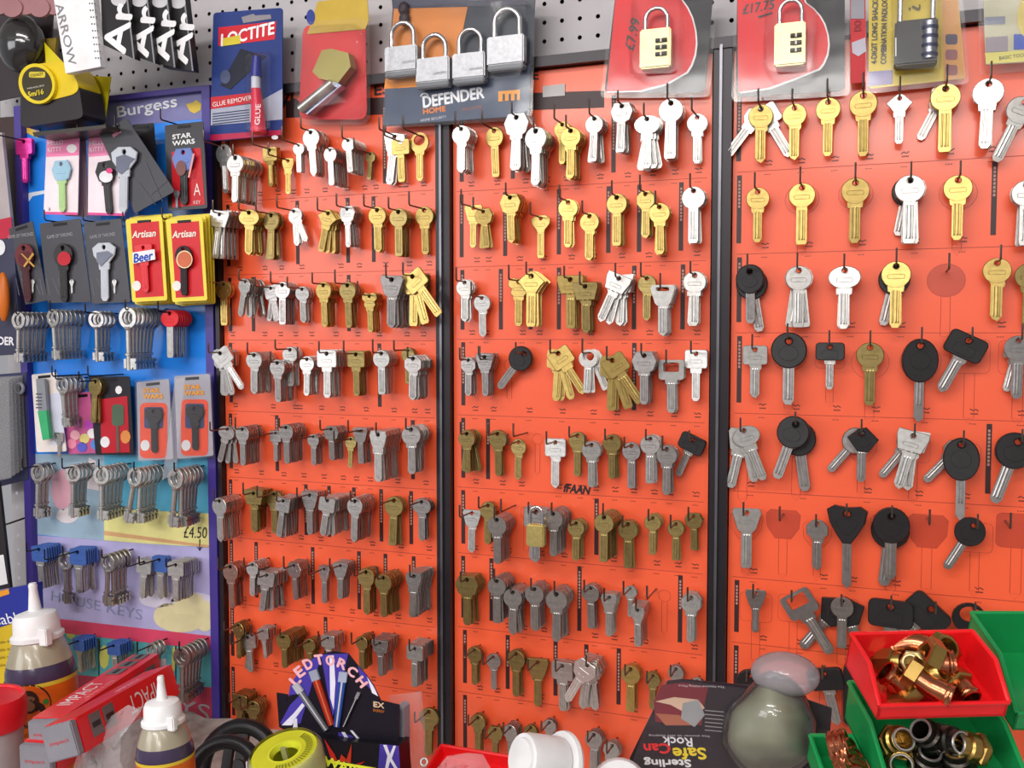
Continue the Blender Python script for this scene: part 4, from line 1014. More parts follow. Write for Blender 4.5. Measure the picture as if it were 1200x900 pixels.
r = q4('clear_pack', 'stack of clear plastic blister packs at left edge', [(-20, 440), (31, 436), (33, 562), (-20, 575)], .006, '#3a3c5c', cat='blister pack')
for k in range(5):
    MB().px([(-20+3*k, 446-k), (10+4*k, 444-k), (13+4.5*k, 560-3*k), (-20+3*k, 568-2*k)], .012+.006*(4-k), .0006).mk('blister', film('clear_pack_%d' % k, haze=.12), r)
MB().torus(.006, .0022, Matrix.Translation(PIX(23, 455, .016)) @ Matrix.Rotation(R(90), 4, 'X')).mk('castor', P('#8a8a94', .3), r, smooth=True); pr(r, [(15, 462), (28, 460), (28, 467), (15, 469)], .0105, '#b8443c')
MB().tube([PIX(-5, 618, .02), PIX(12, 613, .02), PIX(32, 606, .0)], .0012, 8).mk('wire_hook', WIRE, None, smooth=True, label='bare wire hook on the pegboard at lower left', cat='hook')
r = q4('price_label_pack', 'black pack with white price label at lower left edge', [(-25, 560), (-2, 565), (12, 690), (-25, 700)], .04, '#2a262a'); pr(r, [(-25, 655), (4, 650), (9, 684), (-25, 692)], .0445, '#e6e4e6')
# ---------------------------------------------------------------- things standing in front of the boards
def axisM(px0, py0, d0, px1, py1, d1=None):
    """frame with z from the first pixel point to the second"""
    a = PIX(px0, py0, d0); b = PIX(px1, py1, d1 if d1 is not None else d0); z = (b-a).normalized()
    x = Vector((1, 0, 0)); y = z.cross(x).normalized(); x = y.cross(z)
    M = Matrix((x, y, z)).transposed().to_4x4(); M.translation = a; return M, (b-a).length
def bottle(nm, lab, b0, t0, d, rad, cols):
    M, L = axisM(b0[0], b0[1], d, t0[0], t0[1]); r = empty(nm, M.translation, lab, 'glue bottle'); R_ = rad; k = R_/.033
    zs = L-.092*k
    clear = mat('amber_glue_plastic', '#4a3c56', .22, trans=.15, coat=.4)
    MB().lathe([(R_*.9, 0), (R_, .004), (R_, zs-.002)], M, 36).mk('body', clear, r, smooth=True)
    MB().lathe([(R_*1.012, .006), (R_*1.012, zs-.004*k)], M, 36, False, False).mk('label', P('#d8641c', .3), r, smooth=True)
    MB().lathe([(R_*1.02, zs-.006*k), (R_*1.02, zs-.002*k)], M, 36, False, False).mk('label_edge', P('#d8b83a', .3), r, smooth=True)
    MB().lathe([(R_*1.0, zs-.002*k), (R_*.985, zs+.006*k), (R_*.93, zs+.013*k)], M, 36, False, False).mk('glue_fill', P('#413550', .25, coat=.4), r, smooth=True)
    MB().lathe([(R_*.93, zs+.013*k), (R_*.86, zs+.021*k), (R_*.76, zs+.030*k), (R_*.66, zs+.037*k), (R_*.6, zs+.040*k)], M, 36, False, False).mk('shoulder', mat('milky_bottle', '#a39a84', .25, coat=.4), r, smooth=True)
    W = P('#f0eff1', .35)
    MB().lathe([(R_*.68, zs+.034*k), (R_*.76, zs+.036*k), (R_*.76, zs+.040*k), (R_*.67, zs+.042*k), (R_*.65, zs+.056*k), (R_*.58, zs+.061*k), (R_*.28, zs+.064*k)], M, 32).mk('cap', W, r, smooth=True); cp = bpy.context.scene.collection.objects[-1]
    MB().lathe([(R_*.2, zs+.062*k), (R_*.17, zs+.070*k), (R_*.12, L-.006*k), (R_*.13, L-.003*k), (R_*.1, L)], M, 16).mk('nozzle', W, cp, smooth=True)
    MB().box((R_*.70, -R_*.35, zs+.041*k), (.0052*k, .004*k, .0085*k), M, bev=.001).mk('cap_tab', W, cp, smooth=True)
    return r, M, zs, k
def wrapM(M, z, rad, ang=-90):
    """frame on a bottle's front: x round it, y up its axis, z outward"""
    return M @ Matrix.Translation((0, 0, z)) @ Matrix.Rotation(R(ang+90), 4, 'Z') @ Matrix(((1, 0, 0, 0), (0, 0, -1, -rad), (0, 1, 0, 0), (0, 0, 0, 1)))
def wrap_shape(r, Mw, pts, rad, m, name, lift=.0004):
    out = MB(); vs = []
    for x, y in pts: t = x/rad; vs.append((rad*math.sin(t), y, rad*math.cos(t)-rad+lift))
    c = (sum(v[0] for v in vs)/len(vs), sum(v[1] for v in vs)/len(vs)); cx = sum(p[0] for p in pts)/len(pts); t = cx/rad
    vs.append((rad*math.sin(t), c[1], rad*math.cos(t)-rad+lift)); n = len(pts)
    out.add(vs, [(i, (i+1) % n, n) for i in range(n)], Mw); return out.mk(name, m, r)
r, M, zs, k = bottle('glue_bottle', 'large glue bottle with orange label and white nozzle, bottom left', (64, 960), (38, 683), .15, .0345, None)
Rb = .0345*1.012; Mw = wrapM(M, zs-.025, Rb, -64)
wrap_shape(r, Mw, circ(0, .002, .021, .022, 28), Rb, P('#3c2416'), 'emblem_ring', .0003); wrap_shape(r, Mw, circ(0, .002, .0195, .0205, 28), Rb, P('#d05a18'), 'emblem_ground', .0006)
wrap_shape(r, Mw, circ(0, .006, .010, .012, 20), Rb, P('#35201a'), 'ape_head', .0010); wrap_shape(r, Mw, [(-.018, -.013), (.018, -.013), (.014, .001), (.008, .006), (-.008, .006), (-.014, .001)], Rb, P('#35201a'), 'ape_shoulders', .0009)
wrap_shape(r, Mw, circ(0, .0015, .006, .005, 16), Rb, P('#8a6248'), 'ape_muzzle', .0014); wrap_shape(r, Mw, circ(0, .009, .0065, .0032, 14), Rb, P('#7a5440'), 'ape_brow', .0014)
for sx in (-1, 1):
    wrap_shape(r, Mw, circ(sx*.0027, .008, .0012, .001, 8), Rb, INK, 'ape_eye', .0017); wrap_shape(r, Mw, circ(sx*.016, .004, .0028, .003, 10), Rb, P('#3f7a34'), 'green_patch', .0012)
wrap_shape(r, Mw, [(-.026, -.022), (.026, -.022), (.026, -.012), (-.026, -.012)], Rb, P('#c9a24a'), 'name_band', .0014)
textM('GORILLA GLUE', Mw @ Matrix.Translation((0, -.017, .0016)), .046, .0062, P('#2a1a16'), r, wrap=Rb)
textM('TOUGHEST GLUE ON EARTH', Mw @ Matrix.Translation((0, -.028, .0006)), .040, .003, P('#2a1a16'), r, wrap=Rb)
r, M, zs, k = bottle('glue_bottle', 'small glue bottle with white capped nozzle in front of red boxes', (200, 985), (188, 792), .30, .0222, None)
Rb = .0222*1.012; Mw = wrapM(M, zs-.018, Rb, -68); textM('GORILLA', Mw, .030, .0045, P('#2a1a16'), r, wrap=Rb)
# tub
M, L = axisM(-12, 960, .24, -12, 815); r = empty('putty_tub', M.translation, 'tub with red lid and green base at bottom left corner', 'tub'); rt = .0305
MB().lathe([(rt*.97, 0), (rt*.97, L*.42)], M, 36).mk('green_band', P('#2f8a44', .35), r, smooth=True); MB().lathe([(rt*.96, L*.42), (rt*.96, L*.76)], M, 36, False, False).mk('label', P('#a8a3a4', .4), r, smooth=True)
MB().lathe([(rt*1.02, L*.76), (rt*1.06, L*.78), (rt*1.06, L*.95), (rt*1.0, L), (rt*.9, L), (rt*.88, L*.985)], M, 36).mk('lid', P('#e02430', .35), r, smooth=True)
Mw = wrapM(M, L*.58, rt*.97, -50); textM('FILLER', Mw, .018, .004, INK, r, wrap=rt*.97)
# cable box at left edge
r = empty('cable_box', PIX(0, 800, .05), 'blue and yellow box lettered Cable at left edge', 'box')
MB().px([(-40, 700), (40, 684), (41, 722), (-40, 748)], .078, .012).mk('carton_top', P('#2a3494', .35), r); MB().px([(-40, 748), (41, 722), (46, 830), (-40, 860)], .078, .0115).mk('carton', P('#d4b428', .35), r)
text('Cable', 8, 725, 40, 12, .0905, P('#eceaf2'), r, rot=16); pr(r, [(-20, 698), (10, 690), (11, 696), (-20, 706)], .0902, '#e89a2c'); 
for j in range(4): text('cable ties', 5, 752+9*j, 24, 3, .0905, P('#7a6a1c'), r, rot=16)
# red electrode boxes
RED = P('#ea1c28', .32, coat=.3); GRY = P('#8d8b94', .4)
def longbox(lab, n0, dn, f0, df, W, H, marks, roll=0):
    a = PIX(n0[0], n0[1], dn); b = PIX(f0[0], f0[1], df); z = (b-a).normalized(); x = z.cross(Vector((0, 0, 1))).normalized(); y = x.cross(z)
    M = Matrix((x, y, -z)).transposed().to_4x4() @ Matrix.Identity(4); M.translation = a; M = M @ Matrix.Rotation(R(roll), 4, 'Z'); L = (b-a).length
    r = empty('screwdriver_box', a, lab, 'box', 'red IMPACT boxes')
    MB().box((0, 0, -L/2), (W/2, H/2, L/2), M).mk('carton', RED, r); MB().box((0, 0, .0045), (W/2*.97, H/2*.97, .004), M, bev=.001).mk('grey_end', GRY, r)
    textM('impact', M @ Matrix.Translation((0, 0, .0087)), W*.6, H*.14, P('#d8424c'), r)
    top = M @ Matrix(((0, -1, 0, 0), (0, 0, 1, H/2+.0002), (-1, 0, 0, 0), (0, 0, 0, 1)))     # x away along the box, y to the left, z up
    side = M @ Matrix(((0, 0, 1, W/2+.0002), (0, 1, 0, 0), (-1, 0, 0, 0), (0, 0, 0, 1)))
    return r, M, top, side, L
WH = P('#f2eef0', .4); DK = P('#6f6a6c', .4)
def windows(r, Mf, x, y, w, h, n):
    for k in range(n):
        textless = MB().box((x+k*w*1.3, y, .0003), (w/2, h/2, .0002), Mf).mk('window_print', DK, r); MB().box((x+k*w*1.3, y, .0006), (w*.36, h*.12, .0002), Mf).mk('window_mark', INK, r)
r, M, T, S, L = longbox('red IMPACT box lowest of the three, only its grey end showing', (48, 888), .262, (150, 815), .12, .032, .030, 0)
r, M, T, S, L = longbox('upper red IMPACT box with grey end, at the back of the pile', (57, 857), .250, (172, 780), .07, .030, .026, 0, 4)
textM('IMPACT', T @ Matrix.Translation((L*.33, 0.003, 0)), L*.34, .014, WH, r); textM('PHILLIPS', T @ Matrix.Translation((L*.40, -.010, 0)), L*.26, .004, P('#f0a0a0'), r); windows(r, T, L*.68, .002, L*.1, .016, 3); textM('IMPACT', S @ Matrix.Translation((L*.35, 0.004, 0)), L*.26, .008, P('#f0b0a8'), r); windows(r, S, L*.72, 0, L*.12, .012, 2)
r, M, T, S, L = longbox('lower red IMPACT box turned upside down in front', (77, 866), .285, (190, 800), .13, .031, .031, 0, 18)
textM('IMPACT', S @ Matrix.Translation((L*.66, 0, 0)) @ Matrix.Rotation(R(180), 4, 'Z'), L*.38, .017, WH, r); windows(r, S, L*.14, .002, L*.1, .020, 2); textM('IMPACT', T @ Matrix.Translation((L*.62, -.004, 0)), L*.26, .006, WH, r)
MB().px([(176, 774), (194, 772), (198, 820), (186, 826), (178, 800)], .06, .0006).mk('plastic_sleeve', film('pinkish_sleeve', haze=.35), label='crumpled clear sleeve behind the red boxes', cat='sleeve')
# clear bags
def bag(lab, pts, d, seed, m, th=.01, nm='plastic_bag'):
    rnd = random.Random(seed); c = (sum(p[0] for p in pts)/len(pts), sum(p[1] for p in pts)/len(pts)); b = MB(); rings = []
    for s_ in (1.0, .8, .55, .28, 0.02):
        for x, y in pts: b.v.append(PIX(c[0]+(x-c[0])*s_, c[1]+(y-c[1])*s_, d+th*(1-s_*s_)+rnd.uniform(-.003, .003)*(s_ < 1)))
    n = len(pts); b.f = [(j*n+i, j*n+(i+1) % n, (j+1)*n+(i+1) % n, (j+1)*n+i) for j in range(4) for i in range(n)]
    return b.mk(nm, m, smooth=True, label=lab, cat='bag')
CB = film('clear_bag', haze=.3, rough=.15, bump=1.0, bs=60)
bag('crumpled clear plastic bag between red boxes and small glue bottle', [(84, 905), (96, 868), (120, 846), (150, 826), (166, 832), (164, 870), (160, 930), (120, 940)], .24, 3, CB, .02)
bag('clear plastic bag hanging right of the black LED torch box', [(455, 815), (494, 810), (498, 850), (500, 910), (470, 920), (462, 870)], .12, 5, film('clear_bag_b', haze=.22, bump=.8, bs=50), .006)
# packing paper on the counter
pb = MB(); rnd = random.Random(5); nx_, ny_ = 16, 8; x0, x1 = PIX(95, 880, .1).x, PIX(330, 880, .1).x
for j in range(ny_):
    for i in range(nx_): pb.v.append(Vector((x0+(x1-x0)*i/(nx_-1), -.02-.18*j/(ny_-1), PIX(270, 878, .1).z-.012+rnd.uniform(0, .006)-.03*(j/(ny_-1)))))
pb.f = [(j*nx_+i, j*nx_+i+1, (j+1)*nx_+i+1, (j+1)*nx_+i) for j in range(ny_-1) for i in range(nx_-1)]
pb.mk('packing_paper', mat('crumpled_paper', '#b3a8a2', .6, var=.35, scale=60), label='crumpled pale paper under the black wheels', cat='paper')
# black wheels
BLKR = P('#1c1a1d', .35, bump=.1)
for px_, py_, d, lab, rp, tl in ((263, 916, .235, 'black spoked wheel in front, beside small glue bottle', 36, 62), (280, 900, .16, 'black spoked wheel behind the front one', 38, 60)):
    s = SX(px_, py_, d)*rp; M = Matrix.Translation(PIX(px_, py_, d)) @ Matrix.Rotation(R(8), 4, 'Z') @ Matrix.Rotation(R(tl+8), 4, 'X')
    r = empty('trolley_wheel', M.translation, lab, 'wheel', 'black wheels'); MB().torus(s, s*.2, M).mk('tyre', BLKR, r, smooth=True)
    for a in (90, 210, 330): MB().box((s*.45, 0, 0), (s*.42, s*.13, s*.07), M @ Matrix.Rotation(R(a), 4, 'Z')).mk('spoke', BLKR, r)
    MB().lathe([(s*.2, -s*.12), (s*.24, 0), (s*.2, s*.12)], M, 18).mk('hub', BLKR, r, smooth=True)
MB().px([(288, 893), (303, 889), (304, 915), (289, 915)], .27, .001).mk('price_tag', P('#cfd2de'), label='white price tag beside the yellow tape roll', cat='tag')
# yellow tape roll
M = Matrix.Translation(PIX(338, 898, .265)) @ Matrix.Rotation(R(16), 4, 'X') @ Matrix.Rotation(R(-4), 4, 'Y'); r = empty('tape_roll', M.translation, 'yellow plastic tape reel in front of the LED torch box', 'tape roll'); ro = SX(338, 905, .265)*37
YL = P('#d8dc34', .35)
MB().lathe([(ro*.34, -.02), (ro*.97, -.02), (ro*.97, .010), (ro*.86, .0145), (ro*.40, .0145), (ro*.34, .010)], M, 40, False, False).mk('reel', YL, r, smooth=True)
MB().lathe([(ro*.82, .0147), (ro*.46, .0147)], M, 40, False, False).mk('label', P('#c9c82c', .5), r); MB().lathe([(ro*1.0, -.02), (ro*1.0, .012), (ro*.9, .0165)], M, 40, False, False).mk('clear_rim', film('yellow_rim', '#f4f2a0', .2), r, smooth=True)
for k in range(22):
    a = R(-75+9*k*.8); MB().box((ro*.67, 0, .0152), (ro*.09, .0006, .0001), M @ Matrix.Rotation(a, 4, 'Z')).mk('lettering', P('#8a8a24'), r)
MB().box((0, 0, .006), (.0025, .0012, .012), M).mk('tape_end', P('#9a9c60'), r)
# LED torch display box
dT = .17; r = empty('torch_display_box', PIX(400, 905, dT), 'black and purple LED TORCH display box with arched header', 'display box')
arc = [(397+62*math.cos(R(a))-2*math.sin(R(a)), 832-67*math.sin(R(a))) for a in range(172, -2, -10)]
arc = [(337, 822), (340, 805), (348, 790), (359, 776), (374, 767), (391, 763), (408, 766), (419, 780), (429, 791), (438, 804), (446, 821), (468, 826), (467, 880), (398, 872), (338, 858), (327, 852), (324, 812), (337, 814)]
hc = MB().px(arc, dT, .0012).mk('header_card', P('#1e1a26', .3), r)
pd = dT+.0012
PUP = '#4a3ca6'
for pts in ([(338, 815), (340, 804), (348, 790), (359, 777), (372, 768), (378, 767), (366, 800), (352, 848), (328, 848), (340, 826), (354, 812)], [(376, 767), (408, 766), (398, 812), (390, 840), (384, 812)], [(419, 780), (429, 791), (438, 804), (434, 808), (422, 794)], [(396, 858), (412, 862), (424, 874), (398, 871)]): pr(r, pts, pd, PUP, 'purple_print')
for i, pts in enumerate(([(386, 768), (391, 768), (393, 800), (391, 832), (387, 818)], [(354, 824), (357, 827), (346, 842), (342, 850), (330, 850), (344, 836)], [(344, 842), (348, 842), (349, 860), (346, 870), (343, 858)], [(400, 858), (404, 858), (410, 868), (407, 870)], [(410, 856), (413, 856), (424, 869), (420, 868)], [(430, 793), (438, 805), (443, 816), (436, 812)])): pr(r, pts, pd+.0004, '#e8e4f6', 'lightning_print')
for i, (x, ch, y, rt) in enumerate(((346, 'L', 797, 52), (351, 'E', 787, 42), (361, 'D', 778, 30), (374, 'T', 773, 14), (387, 'O', 774, -2), (401, 'R', 778, -18), (413, 'C', 787, -32), (424, 'H', 799, -48))):
    text(ch, x, y, 9.5, 11, pd+.0007, P('#f0b4bc'), hc, rot=rt, bold=.7)
def torch(x0, y0, x1, y1, w, c, c2): 
    a = Vector((x0, y0)); b = Vector((x1, y1)); n = (b-a).normalized(); n = Vector((-n.y, n.x))*w; m = a+(b-a)*.18
    f = lambda *q: [tuple(v) for v in q]
    MB().px(f(m+n, m-n, b-n*.8, b+n*.8), pd+.0008, .002).mk('torch_print', P(c, .3), hc); MB().px(f(a+n*1.2, a-n*1.2, m-n*1.2, m+n*1.2), pd+.0008, .002).mk('torch_lamp', P(c2, .3), hc); MB().px(f(m+n*.25, m-n*.25, b-n*.2, b+n*.2), pd+.003, .0003).mk('torch_highlight', P('#c9c9d2' if c != '#a83020' else '#d86a48', .3), hc)
torch(345, 802, 382, 856, 3.2, '#6c6a70', '#b8b8c0'); torch(366, 786, 388, 850, 4, '#a83020', '#9aa0b4'); torch(402, 788, 394, 852, 4, '#2c4c9c', '#a9b0c8'); torch(420, 812, 402, 852, 1.5, '#3a383c', '#8a8a90')
text('EX', 444, 826, 12, 6, pd+.0004, P('#d8b898'), r, bold=.4); text('ENERGY', 444, 833, 13, 3, pd+.0004, P('#d8782c'), r)
MB().px([(335, 858), (398, 868), (467, 874), (470, 915), (335, 915)], dT-.01, .02).mk('front_panel', P('#18151d', .3), r)
pr(r, [(445, 872), (467, 874), (470, 915), (442, 915)], dT+.0102, PUP, 'purple_print')
for pts in ([(449, 873), (453, 873), (457, 884), (461, 874), (464, 874), (459, 889), (468, 904), (465, 905), (457, 892), (452, 912), (449, 912), (454, 886)],): pr(r, pts, dT+.0106, '#eae6f6', 'lightning_print')
for pts, c in (([(380, 866), (392, 884), (398, 898), (388, 890)], '#c8281c'), ([(396, 896), (400, 884), (406, 890), (412, 872), (411, 896), (404, 904)], '#d23a1c'), ([(400, 898), (404, 890), (409, 893), (408, 900)], '#e8b42c'), ([(414, 896), (428, 892), (418, 900), (424, 906)], '#c8281c')): pr(r, pts, dT+.0106, c, 'burst_print')
MB().px([(467, 826), (473, 830), (474, 915), (469, 915)], dT-.02, .012).mk('side_flap', P('#9a98a4', .4), r)
# black/yellow warning tape
r = empty('hazard_strip', PIX(410, 900, .25), 'yellow and black printed strip below the LED torch box', 'strip'); MB().px([(374, 890), (470, 905), (470, 925), (374, 915)], .25, .002).mk('card', P('#1a1818', .35), r); pr(r, [(374, 889), (440, 900), (440, 903), (374, 892)], .2522, '#dce038', 'yellow_print'); text('WARNING', 420, 904, 80, 11, .2526, P('#dce038'), r, rot=-8, bold=.5)
# trays and bins
def bin_(nm, lab, P0, yaw, pitch, W, D, H, fr, m, cat='bin', roll=0):
    """open-fronted parts bin: x right, y back, z up; fr = height of the front lip as a share of H"""
    M = Matrix.Translation(P0) @ Matrix.Rotation(yaw, 4, 'Z') @ Matrix.Rotation(pitch, 4, 'X') @ Matrix.Rotation(roll, 4, 'Y'); r = empty(nm, P0, lab, cat); t = .0016; w = W/2
    side = [(0, 0), (D, 0), (D, H), (D*.42, H), (0, H*fr)]
    b = MB().box((0, D/2, t/2), (w, D/2, t/2), M).box((0, D-t/2, H/2), (w, t/2, H/2), M).box((0, t/2, H*fr/2), (w, t/2, H*fr/2), M)
    for s_ in (-1, 1): b.add([(s_*w, y, z) for y, z in side]+[(s_*(w-t), y, z) for y, z in side], [(0, 1, 2, 3, 4), (9, 8, 7, 6, 5)]+[(i, i+5, (i+1) % 5+5, (i+1) % 5) for i in range(5)], M)
    b.mk('tray', m, r)
    rim = MB(); pa = [(D, H), (D*.42, H), (0, H*fr)]
    for s_ in (-1, 1): rim.tube([(s_*w, y, z) for y, z in pa], .0016, 6, M)
    rim.tube([(-w, 0, H*fr), (w, 0, H*fr)], .0016, 6, M).tube([(-w, D, H), (w, D, H)], .0016, 6, M); rim.mk('rim', m, r, smooth=True, kind='stuff'); return r, M
REDB = P('#ee1c22', .3, coat=.2); GRN = P('#1a9650', .32, coat=.2)
aL, aR = PIX(1028, 834, .27), PIX(1177, 848, .235); yaw = math.atan2(aR.y-aL.y, aR.x-aL.x); W = (aR-aL).length
r, RM = bin_('parts_bin', 'red open-fronted bin of copper fittings hooked above green bins', (aL+aR)/2, yaw, R(20), W, .052, .026, .42, REDB)
aL, aR = PIX(1038, 925, .25), PIX(1196, 938, .22); yaw2 = math.atan2(aR.y-aL.y, aR.x-aL.x); W2 = (aR-aL).length
r, GM = bin_('parts_bin', 'green bin holding black and brass fittings below the red bin', (aL+aR)/2, yaw2, R(14), W2*1.03, .08, .030, .5, GRN)
aL, aR = PIX(1188, 850, .20), PIX(1330, 862, .17); r, G2 = bin_('parts_bin', 'tall green bin at the right edge beside the red bin', (aL+aR)/2, yaw2, R(20), (aR-aL).length, .08, .036, .4, GRN)
aL, aR = PIX(968, 952, .24), PIX(1022, 955, .23); r, G3 = bin_('parts_bin', 'narrow green bin of copper couplings left of the black fittings', (aL+aR)/2, yaw2, R(22), (aR-aL).length, .05, .020, .5, GRN)
COP = mat('bright_copper', '#c67a58', .24, metal=1, var=.2, scale=40); BRS = mat('fitting_brass', '#b09050', .28, metal=.95, var=.15, scale=40); DBR = mat('dark_fitting', '#3c3834', .3, metal=.8); INN = P('#2a1c18', .5)
def pipe(path, rad, M, m, r, nm, flare=0):
    b = MB().tube(path, rad, 18, M, cap=False); b.tube(path, rad*.84, 18, M, cap=False)
    pp_ = [Vector(p) for p in path]
    for p, q in ((pp_[0], pp_[1]), (pp_[-1], pp_[-2])):
        z = (p-q).normalized(); F = Matrix.Translation(p) @ z.to_track_quat('Z', 'Y').to_matrix().to_4x4(); b.lathe([(rad, 0), (rad*1.04, .0006), (rad*.84, .0006)], M @ F, 18, False, False)
    return b.mk(nm, m, r, smooth=True)
def hexnut(M, rad, h, m, r, nm='nut'):
    b = MB().lathe([(rad*.86, -h/2), (rad, -h/2+.0008), (rad, h/2-.0008), (rad*.86, h/2), (rad*.6, h/2), (rad*.6, -h/2+.001)], M, 6, True, False); return b.mk(nm, m, r)
def elbow(lab, M, rad, arm, ang, nut=None, group='copper fittings in the red bin', m=COP):
    r = empty('pipe_elbow', M.translation, lab, 'pipe fitting', group); k = rad*1.7; n = 8
    path = [(-arm, 0, 0)]+[(-.0+k*math.sin(R(ang*i/n)), 0, -(k-k*math.cos(R(ang*i/n)))) for i in range(n+1)]
    e = Vector(path[-1]); t = Vector((math.cos(R(ang)), 0, -math.sin(R(ang)))); path.append(tuple(e+t*arm)); pipe(path, rad, M, m, r, 'pipe')
    for p, t_ in ((Vector(path[0]), Vector((-1, 0, 0))), (Vector(path[-1]), t)):
        F = Matrix.Translation(p-t_*.003) @ t_.to_track_quat('Z', 'Y').to_matrix().to_4x4(); MB().lathe([(rad*1.0, -.001), (rad*1.1, 0), (rad*1.1, .0012), (rad, .002)], M @ F, 18, False, False).mk('bead', m, r, smooth=True)
    if nut is not None:
        F = Matrix.Translation(Vector(path[nut])) @ ((t if nut else Vector((-1, 0, 0))).to_track_quat('Z', 'Y').to_matrix().to_4x4()); hexnut(M @ F, rad*1.65, .009, BRS, r)
    return r
def at(px, py, d, *rots):
    d -= .012
    M = Matrix.Translation(PIX(px, py, d))
    for ax, a in rots: M = M @ Matrix.Rotation(R(a), 4, ax)
    return M
elbow('curved bright copper elbow lying at the back left of red bin', at(1062, 755, .225, ('Y', -24), ('Z', -10)), .0084, .010, 50)
elbow('copper elbow with open end facing right in red bin', at(1108, 782, .245, ('Y', 30), ('Z', 12)), .0086, .012, -32, nut=0)
elbow('copper pipe end with long brass union at the front of red bin', at(1092, 806, .262, ('Y', 28), ('Z', -10)), .0072, .014, -10, nut=0)
elbow('copper elbow at front left corner of the red bin', at(1048, 796, .260, ('Y', 40), ('Z', 8)), .0076, .007, 20, nut=-1)
elbow('short copper stub with open dark end at front right of red bin', at(1128, 806, .25, ('Y', 20), ('Z', -50)), .0066, .006, 15, nut=0)
def loose(lab, M, rad, h, m, group='copper fittings in the red bin', nm='union_nut'):
    r = empty(nm, M.translation, lab, 'pipe fitting', group); hexnut(M, rad, h, m, r, 'nut'); MB().lathe([(rad*.62, -h*.9), (rad*.7, -h*.8), (rad*.7, h*.8), (rad*.62, h*.9), (rad*.5, h*.9), (rad*.5, -h*.8)], M, 20, True, False).mk('collar', m, r, smooth=True); return r
loose('large brass hexagonal nut at the back right of red bin', at(1104, 762, .225, ('X', 50), ('Y', 30)), .0125, .008, BRS)
loose('pale brass nut in the middle of the red bin', at(1071, 777, .245, ('X', 70), ('Y', -20)), .0085, .008, mat('pale_brass', '#d8c48c', .3, metal=.8))
loose('brass union body at the left side of the red bin', at(1040, 776, .235, ('X', 60), ('Y', 60)), .0095, .012, BRS)
loose('long brass union across the middle of red bin', at(1082, 793, .252, ('Y', 60), ('X', 20)), .0105, .015, BRS)
G_ = 'black and brass fittings in the green bin'
for i, (x, y, a, b_, m, lab) in enumerate(((1052, 868, 60, 20, BRS, 'brass fitting at upper left of the green bin'), (1056, 892, 80, 0, BRS, 'brass cylinder fitting at the lower left of green bin'), (1088, 862, 50, -30, DBR, 'dark fitting at upper middle of the green bin'), (1086, 892, 30, 10, DBR, 'dark fitting with shiny rim at lower middle of green bin'),
        (1122, 890, 30, -10, DBR, 'dark ring-shaped fitting at the lower right of green bin'), (1112, 868, 70, 40, DBR, 'dark fitting behind the ring-shaped one in green bin'), (1136, 876, 60, -50, BRS, 'small brass tipped fitting at right of green bin'))):
    r = empty('compression_fitting', PIX(x, y, .222), lab, 'pipe fitting', G_); M = at(x, y, .234, ('X', a), ('Y', b_)); rd = .0085
    MB().lathe([(rd*.9, -.012), (rd, -.010), (rd, -.003), (rd*1.15, -.002), (rd*1.15, .004), (rd*.95, .005), (rd*.95, .010), (rd*.7, .0105), (rd*.66, -.004)], M, 20, True, False).mk('body', m, r, smooth=True)
    MB().torus(rd*.8, .0009, M @ Matrix.Translation((0, 0, .0105)), n=20, m=6).mk('bore_rim', BRS if i == 4 else KC['s'], r, smooth=True); hexnut(M @ Matrix.Translation((0, 0, -.006)), rd*1.35, .006, m, r)
for i in range(5):
    r = empty('coupling', PIX(985+5*i, 878+10*i, .24), ['topmost', 'second', 'third', 'fourth', 'lowest'][i]+' ridged copper coupling in the narrow green bin', 'pipe fitting', 'copper couplings in the narrow green bin'); M = at(982+5*i, 872+9*i, .245, ('Y', 70), ('X', 20*i))
    MB().lathe([(.008, -.006), (.0095, -.004), (.0085, -.002), (.0095, 0), (.0085, .002), (.0095, .004), (.008, .006)], M, 22).mk('body', COP, r, smooth=True); MB().torus(.008, .0012, M @ Matrix.Translation((0, 0, .006)), n=20, m=6).mk('bead', COP, r, smooth=True)
# red tray with cling film at the bottom
aL, aR = PIX(493, 935, .16), PIX(612, 950, .16)
r, TM = bin_('parts_tray', 'red tray at the bottom below the left upright', (aL+aR)/2, 0, R(18), (aR-aL).length, .05, .012, .8, REDB, 'tray')
bag('crumpled clear bag lying in the red tray', [(508, 905), (524, 886), (548, 882), (566, 884), (575, 900), (560, 930), (520, 930)], .19, 9, film('pink_film', haze=.25, bump=1, bs=70), .015)
r = empty('fitting_scraps', PIX(498, 895, .16), 'small silver bit at the left end of the red tray', 'scrap'); MB().torus(.003, .001, at(497, 893, .2, ('X', 60))).mk('ring', KC['s'], r, smooth=True)
